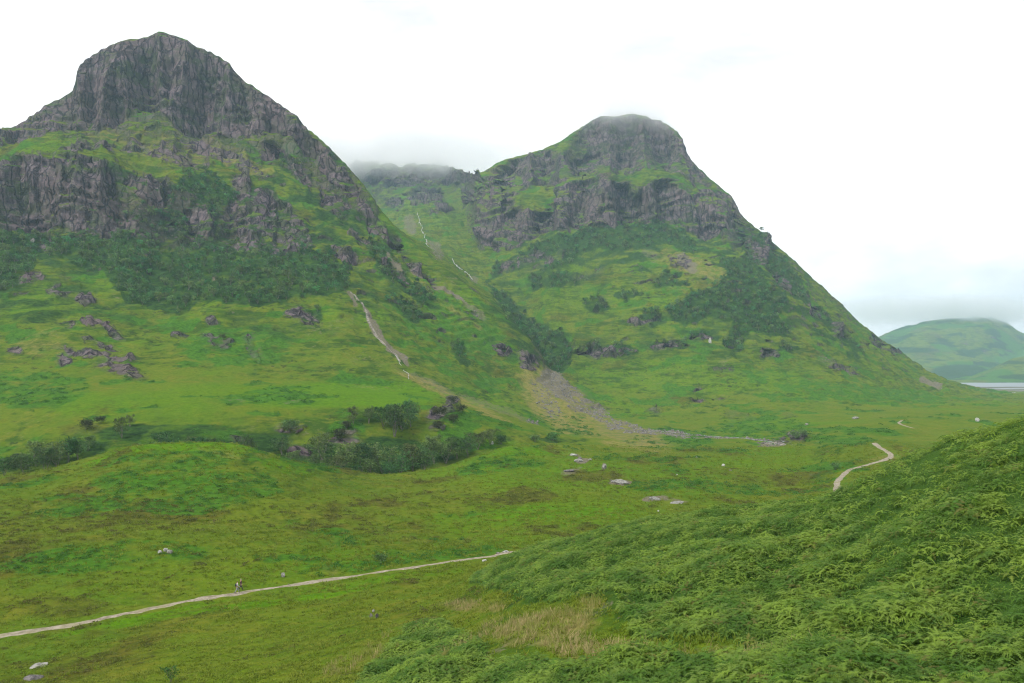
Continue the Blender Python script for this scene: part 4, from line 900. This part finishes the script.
stones = [  # px, py, width px, height px, mat, name, label
 (159, 553.5, 4.2, 3, M_STONEW, 'boulder', 'leftmost of the three pale boulders lying together above the path'), (164.5, 551, 5.5, 3.2, M_STONEW, 'boulder', 'white boulder at the back of the three pale boulders above the path'), (169, 553.5, 6.5, 3.6, M_STONE, 'boulder', 'rightmost and widest of the three pale boulders above the path'),
 (283, 577, 4.5, 4.2, M_STONE, 'boulder', 'round pale boulder just above the path right of the walkers'),
 (370.5, 618, 3.8, 5, M_STONED, 'boulder', 'left dark boulder of the pair in the grass below the path'), (376.5, 618, 4.2, 4.6, M_STONED, 'boulder', 'right dark boulder of the pair in the grass below the path'), (373, 613.5, 3.2, 2.5, M_STONE, 'boulder', 'pale stone resting on top of the two dark boulders below the path'),
 (620, 483, 20, 4.2, M_STONE, 'rock_slab', 'long pale rock slab in the middle of the meadow'), (655, 500.5, 13, 3.2, M_STONE, 'rock_slab', 'pale rock slab nearest the bracken, left one'), (677, 503, 14, 1.6, M_STONE, 'rock_slab', 'thin low rock slab to the right of the nearest pale slab'),
 (604, 469, 5, 4.2, M_STONE, 'boulder', 'squat boulder above the long meadow slab'), (579, 462, 11, 4, M_STONE, 'rock_slab', 'rock slab with a humped middle below the gorge'), (573, 456, 7, 2.4, M_STONEW, 'boulder', 'pale boulder above the humped rock slab'), (568, 472, 12, 2.2, M_STONED, 'rock_slab', 'dark flat rock slab below the humped one'), (590, 460.5, 3, 2, M_STONE, 'boulder', 'small stone right of the humped rock slab'),
 (723, 467, 3.8, 2.8, M_STONEW, 'boulder', 'white boulder alone on the far meadow'), (696, 458, 2.2, 1.5, M_STONEW, 'boulder', 'tiny white stone at the far edge of the meadow'), (676, 476, 1.8, 1.4, M_STONEW, 'boulder', 'tiny white stone between the slabs and the far meadow edge'), (729, 471, 3.5, 1.4, M_STONE, 'boulder', 'flat grey stone just below the lone white boulder'),
 (658, 512, 1.8, 1.6, M_STONEW, 'boulder', 'small white stone at the edge of the bracken'),
 (492, 444, 3, 3, M_STONEW, 'boulder', 'pale boulder above the right end of the gorge birches'),
 (976.5, 421.5, 4.4, 3.6, M_STONEW, 'boulder', 'white boulder on the far bank just over the bracken crest'),
 (709, 343, 3.2, 5, M_STONEW, 'boulder', 'white boulder standing among the clumps on the right mountain'), (32, 243, 4, 5, M_STONE, 'boulder', 'white fallen block at the foot of the lower left cliff'),
 (34, 679, 20, 4, M_STONED, 'rock_slab', 'grey rock slab at the bottom left corner of the meadow'), (36, 667, 18, 2.5, M_STONE, 'rock_slab', 'tan rock slab sloping above the grey corner slab'), 
 (505, 552.5, 6, 2, M_STONEW, 'boulder', 'pale flat stone at the right end of the near path'), (484, 561.5, 5, 2.2, M_STONEW, 'boulder', 'white stone under the path where the bracken begins'), (497, 553.5, 4, 1.6, M_STONE, 'boulder', 'small tan stone at the upper edge of the near path'),
 (806, 425, 4, 2, M_STONE, 'boulder', 'grey stone on the slope over the river'), (855, 419, 6, 2.4, M_STONE, 'boulder', 'pale stones on the slope above the far bend'), (318-30, 585, 1.8, 1.4, M_STONE, 'boulder', 'tiny stone beside the path right of the round boulder')]
for i, (px, py, wp, hp, mt, nm, lb) in enumerate(stones):
    p, r, c = ground_at(px, py, 200 if px > 900 else 20); d = p.y; sx = wp/F*d/2; hh = hp/F*d
    me = boulder(500+i, sx, sx*(.8 if nm == 'boulder' else .95), hh*.75, mt)
    o = link(nm, me, None, lb, 'rock'); o.location = p+Vector((0, 0, hh*((.28 if nm == 'boulder' else .02) if i != 6 else .9))); o.rotation_euler = (RNG.normal(0, .1), RNG.normal(0, .12), RNG.uniform(-.4, .4))
# loose stones of the fan
fanw = (scree[:-1, :-1] > .45)*(Sc > 6)*(Sc < 12)*(cols[None, :-1] > 525)*(cols[None, :-1] < 830)*.10 + (scree[:-1, :-1] > .5)*(Sc > 3.5)*(Sc < 17.8)*.025
SA, r_, c_ = pick(fanw, 14000)
M_SCREE = simple('brown_grey_scree', (.17, .162, .145), (.5, 1.3), .8, .95)
tm = []
for i in range(3):
    me = boulder(600+i, .55, .5, .4, (M_SCREE, M_STONED, M_SCREE)[i], 1, .35); tm.append(bpy.data.objects.new('scree_stone', me))
scatter('scree_stones', tm, SA, RNG.uniform(.3, 1.0, len(SA))**3*2.6+.25, 'loose grey stones of the fan and screes', tilt=.5)

# ------------------------------------------------------------------ bushes that stand near
(a, b), (c, d) = tree_parts(701, 1.7, 1.3, 420, .075, 3, low=.12)
e = bpy.data.objects.new('rowan_sapling', None); COL.objects.link(e); e.location = ground_at(172, 683, 40)[0]; e['label'] = 'young light green rowan sapling at the bottom left of the meadow'; e['category'] = 'sapling'
link('trunk', pym('trunk', a, b, M_BARK), parent=e); link('crown', pym('crown', c, d, simple('rowan_leaves', (.07, .16, .035), trans=.3, scale=3)), parent=e)

# ------------------------------------------------------------------ the two walkers
def skin(name, pts, edges, radii, mat, parent, lvl=2, root=0):
    me = bpy.data.meshes.new(name); me.from_pydata(pts, edges, []); o = bpy.data.objects.new(name, me); COL.objects.link(o)
    md = o.modifiers.new('skin', 'SKIN'); sv = me.skin_vertices[0].data if me.skin_vertices else None
    if sv is None:
        bm = bmesh.new(); bm.from_mesh(me); bm.verts.layers.skin.verify(); bm.to_mesh(me); bm.free(); sv = me.skin_vertices[0].data
    for i, q in enumerate(radii): sv[i].radius = (q, q) if not isinstance(q, tuple) else q; sv[i].use_root = (i == root)
    ss = o.modifiers.new('sub', 'SUBSURF'); ss.levels = lvl; ss.render_levels = lvl
    dg = bpy.context.evaluated_depsgraph_get(); m2 = bpy.data.meshes.new_from_object(o.evaluated_get(dg)); m2.name = name
    o.modifiers.clear(); o.data = m2; m2.materials.clear(); m2.materials.append(mat); o.parent = parent
    for p_ in m2.polygons: p_.use_smooth = True
    return o
M_SKIN = simple('skin', (.45, .27, .19), (.9, 1.1)); M_HAIR = simple('hair', (.05, .035, .025))
def walker(loc, rz, label, jacket, trousers, boots, packc, hatc, sw, hgt=1.74):
    e = bpy.data.objects.new('person', None); COL.objects.link(e); e.location = loc; e.rotation_euler = (0, 0, rz); e.scale = (hgt/1.75,)*3
    e['label'] = label; e['category'] = 'person'
    s_ = sw   # stride, facing +X
    hip = .93; J = {}
    pts = [(0, 0, hip), (0, 0, 1.12), (.02, 0, 1.32), (.02, 0, 1.44), (.03, 0, 1.52), (.04, 0, 1.62), (.045, 0, 1.70)]
    ed = [(0, 1), (1, 2), (2, 3), (3, 4), (4, 5), (5, 6)]; rd = [(.13, .10), (.125, .09), (.15, .10), (.10, .08), .052, (.085, .075), .075]
    for sg in (-1, 1):
        k = len(pts); f = s_*sg
        pts += [(0, .09*sg, .88), (.16*f+.05, .10*sg, .50), (.30*f-(.06 if f < 0 else 0), .10*sg, .09+(.05 if f < 0 else 0)), (.30*f+.14, .11*sg, .04+(.03 if f < 0 else 0))]
        ed += [(0, k), (k, k+1), (k+1, k+2), (k+2, k+3)]; rd += [.085, .058, .042, .036]
        k = len(pts); g_ = -f
        pts += [(.02, .19*sg, 1.41), (.05*g_, .24*sg, 1.13), (.22*g_+.08, .22*sg, .91), (.25*g_+.12, .21*sg, .84)]
        ed += [(3, k), (k, k+1), (k+1, k+2), (k+2, k+3)]; rd += [.052, .042, .030, .026]
        hx, hy, hz = pts[-1]
        for fi in range(5):
            q = len(pts); oy = (fi-2)*.014
            L_ = (.05, .075, .085, .078, .06)[fi]
            pts += [(hx+.012+(.02 if fi == 0 else 0), hy+oy, hz-.03), (hx+.022+(.03 if fi == 0 else 0), hy+oy*1.3, hz-.03-L_*.6), (hx+.012, hy+oy*1.3, hz-.03-L_)]
            ed += [(k+3, q), (q, q+1), (q+1, q+2)]; rd += [.008, .008, .007]
    skin('body', pts, ed, rd, M_SKIN, e, 1)
    # clothes
    jp = [(0, 0, .90), (0, 0, 1.10), (.02, 0, 1.30), (.02, 0, 1.43), (.03, 0, 1.48)]; je = [(0, 1), (1, 2), (2, 3), (3, 4)]; jr = [(.16, .125), (.15, .115), (.17, .125), (.13, .10), .07]
    tp = [(0, 0, .96), (0, 0, .88)]; te = [(0, 1)]; tr = [(.15, .115), (.15, .115)]; bt = []
    for sg in (-1, 1):
        f = s_*sg; g_ = -f; k = len(jp)
        jp += [(.02, .19*sg, 1.41), (.05*g_, .245*sg, 1.13), (.22*g_+.075, .222*sg, .93)]; je += [(3, k), (k, k+1), (k+1, k+2)]; jr += [.072, .06, .045]
        k = len(tp); tp += [(0, .09*sg, .82), (.16*f+.05, .10*sg, .50), (.30*f-(.06 if f < 0 else 0), .10*sg, .14+(.05 if f < 0 else 0))]; te += [(1, k), (k, k+1), (k+1, k+2)]; tr += [.105, .075, .06]
        bx = .30*f-(.06 if f < 0 else 0); bz = .05 if f < 0 else 0
        bt.append(([(bx, .10*sg, .20+bz), (bx, .10*sg, .07+bz), (bx+.16, .11*sg, .05+bz*.6)], [(0, 1), (1, 2)], [.055, .055, .045]))
    skin('jacket', jp, je, jr, simple('jacket_cloth', jacket, (.85, 1.1), 8), e, 1)
    skin('trousers', tp, te, tr, simple('trouser_cloth', trousers, (.85, 1.1), 8), e, 1)
    for a_, b_, c_2 in bt: skin('boot', a_, b_, c_2, simple('boot_leather', boots, (.8, 1.2), 8), e, 1)
    skin('hat' if hatc else 'hair', [(.02, 0, 1.66), (.035, 0, 1.76)], [(0, 1)], [(.10, .095), (.07, .07)], simple('hat_cloth', hatc, (.9, 1.1), 8) if hatc else M_HAIR, e, 1)
    if packc:
        skin('rucksack', [(-.20, 0, .98), (-.23, 0, 1.20), (-.19, 0, 1.44)], [(0, 1), (1, 2)], [(.15, .10), (.17, .13), (.13, .09)], simple('rucksack_cloth', packc, (.8, 1.2), 8), e, 1)
        for sg in (-1, 1): skin('strap', [(-.10, .11*sg, 1.47), (.09, .12*sg, 1.42), (.11, .12*sg, 1.22), (-.06, .15*sg, 1.02)], [(0, 1), (1, 2), (2, 3)], [.022]*4, simple('strap_cloth', (.03, .03, .035)), e, 1)
    for sg in (-1, 1): skin('eye', [(.115, .032*sg, 1.655), (.120, .032*sg, 1.656)], [(0, 1)], [.010, .006], M_HAIR, e, 1)
    skin('nose', [(.10, 0, 1.655), (.135, 0, 1.625)], [(0, 1)], [.010, .013], M_SKIN, e, 1)
    return e
def on_path(px, off=0):
    P = WP['main']; pxs_ = CX+F*P[:, 0]/P[:, 1]; i = int(np.argmin(np.abs(pxs_-px))); p = P[i]; t = P[i+1]-P[i-1]; t /= np.linalg.norm(t); n_ = np.array([-t[1], t[0]])
    q = p+n_*off; return Vector((q[0], q[1], float(terrain_z(np.array([q[0]]), np.array([q[1]]))[0])+.07)), math.atan2(t[1], t[0])
p1, az1 = on_path(239.0, -.1); p2, az2 = on_path(245.4, 1.2); p2.z -= .05
walker(p1, az1, 'walker in a pale jacket and grey trousers with a dark rucksack, striding on the path', (.46, .46, .48), (.24, .25, .30), (.10, .10, .14), (.035, .045, .05), None, 1, 1.78)
walker(p2, az2, 'walker in a dark maroon jacket and white hat on the grass edge beyond the path', (.060, .025, .045), (.05, .05, .06), (.06, .05, .045), None, (.7, .7, .68), -.7, 1.76)

# ------------------------------------------------------------------ air and cloud
def box(name, lo, hi, mat, kind, label=None):
    V = [(x, y, zz) for x in (lo[0], hi[0]) for y in (lo[1], hi[1]) for zz in (lo[2], hi[2])]
    Fc = [(0, 1, 3, 2), (4, 6, 7, 5), (0, 4, 5, 1), (2, 3, 7, 6), (0, 2, 6, 4), (1, 5, 7, 3)]
    me = bpy.data.meshes.new(name); me.from_pydata(V, [], Fc); me.materials.append(mat); return link(name, me, kind, label)
m = bpy.data.materials.new('glen_air'); g = G(nt(m)); pv = g.n('ShaderNodeVolumePrincipled'); pv.inputs['Color'].default_value = (.56, .81, 1, 1); pv.inputs['Density'].default_value = HAZE
g.l(pv.outputs[0], g.n('ShaderNodeOutputMaterial').inputs['Volume'])
zt = float(P3[..., 2].max())+4
HZ = box('haze', (-17000, -260, -72), (17000, 7300, zt), m, 'stuff', 'thin damp air filling the glen')
def cloud(px0, px1, d0, d1, z0, z1, dens_, sc, soft, seed, thr=.42):
    """a bank of cloud: ellipsoid falloff broken by noise"""
    c = Vector((((px0+px1)/2-CX)/F*(d0+d1)/2, (d0+d1)/2, (z0+z1)/2)); e = Vector(((px1-px0)/2/F*(d0+d1)/2, (d1-d0)/2, (z1-z0)/2))
    m = bpy.data.materials.new('cloud'); g = G(nt(m)); geo = g.n('ShaderNodeNewGeometry').outputs['Position']
    mp = g.n('ShaderNodeMapping'); g.l(geo, mp.inputs[0]); mp.inputs['Location'].default_value = tuple(-c[i]/e[i] for i in range(3)); mp.inputs['Scale'].default_value = tuple(1/e[i] for i in range(3))
    ln = g.n('ShaderNodeVectorMath', operation='LENGTH'); g.l(mp.outputs[0], ln.inputs[0])
    off = g.n('ShaderNodeVectorMath', operation='ADD'); g.l(geo, off.inputs[0]); off.inputs[1].default_value = (seed*131, seed*57, 0)
    n = g.noise(off.outputs[0], 1/sc, 5, .6)
    v = g.math('SUBTRACT', g.math('ADD', g.math('SUBTRACT', 1, ln.outputs['Value']), g.math('MULTIPLY', g.math('SUBTRACT', n, .5), 1.7)), 0)
    v = g.ramp(v, .0, soft)
    pv = g.n('ShaderNodeVolumePrincipled'); pv.inputs['Color'].default_value = (.995, .997, 1, 1); g.l(g.math('MULTIPLY', v, dens_), pv.inputs['Density'])
    pv.inputs['Anisotropy'].default_value = .8
    g.l(pv.outputs[0], g.n('ShaderNodeOutputMaterial').inputs['Volume'])
    return box('cloud', c-e, c+e, m, 'stuff')
cloud(120, 640, 2020, 2700, 500, 700, .014, 170, .6, 1)['label'] = 'grey white cloud hiding the top of the ridge between the mountains'
cloud(560, 720, 1560, 1840, 470, 600, .010, 70, .8, 2)['label'] = 'thin wisps of cloud over the right mountain summit'
cloud(800, 1090, 4200, 5400, 222, 430, .009, 200, .8, 3)['label'] = 'cloud resting on the far hill'


# ------------------------------------------------------------------ world, sun, camera
W = bpy.data.worlds.new('World'); SC.world = W; W.use_nodes = True
g = G(W.node_tree); W.node_tree.nodes.clear()
SUN_EL, SUN_AZ = R(50), R(-60)           # azimuth measured from +Y (view) clockwise; from behind the left shoulder
sky = g.n('ShaderNodeTexSky', sky_type='NISHITA'); sky.sun_disc = False; sky.sun_elevation = SUN_EL; sky.sun_rotation = SUN_AZ
tc = g.n('ShaderNodeTexCoord')
mp = g.scale(tc.outputs['Generated'], (1.6, 1.6, 4.0))
n1 = g.noise(mp, 1.1, 6, .55, .4); n2 = g.noise(mp, 3.0, 6, .6, .3)
cl = g.mix(g.ramp(g.math('ADD', g.math('MULTIPLY', n1, .7), g.math('MULTIPLY', n2, .3)), .40, .60), (4.2, 4.22, 4.25), (6.3, 6.3, 6.3))
skyc = g.mix(.95, sky.outputs[0], cl)
bg = g.n('ShaderNodeBackground'); g.l(skyc, bg.inputs[0]); bg.inputs[1].default_value = .1
g.l(bg.outputs[0], g.n('ShaderNodeOutputWorld').inputs[0])
sl = bpy.data.lights.new('sun', 'SUN'); sl.energy = 1.5; sl.angle = R(11); sl.color = (1, .97, .92)
so = bpy.data.objects.new('sun', sl); COL.objects.link(so)
sd = Vector((math.sin(SUN_AZ+math.pi)*math.cos(SUN_EL)*-1, math.cos(SUN_AZ+math.pi)*math.cos(SUN_EL), math.sin(SUN_EL)))
sd = Vector((-.55*math.cos(SUN_EL)/.74, -.5*math.cos(SUN_EL)/.74, math.sin(SUN_EL)))
sky.sun_rotation = math.atan2(sd.x, sd.y)
so.rotation_euler = sd.to_track_quat('Z', 'Y').to_euler()
cam = bpy.data.cameras.new('camera'); co = bpy.data.objects.new('camera', cam); COL.objects.link(co)
co.location = (0, 0, 0); co.rotation_euler = (R(90), 0, 0)
cam.sensor_width = 36; cam.lens = F/1024*36; cam.shift_y = (HY-341.5)/1024
cam.clip_start = .1; cam.clip_end = 40000
SC.camera = co
SC.render.engine = 'CYCLES'; SC.cycles.use_denoising = True; SC.cycles.use_adaptive_sampling = False; SC.cycles.filter_width = 1.1
SC.cycles.max_bounces = 12; SC.cycles.diffuse_bounces = 3; SC.cycles.volume_bounces = 10; SC.cycles.transparent_max_bounces = 8
vs = SC.view_settings; vs.view_transform = 'Standard'; vs.look = 'None'; vs.exposure = 1.22; vs.gamma = 1
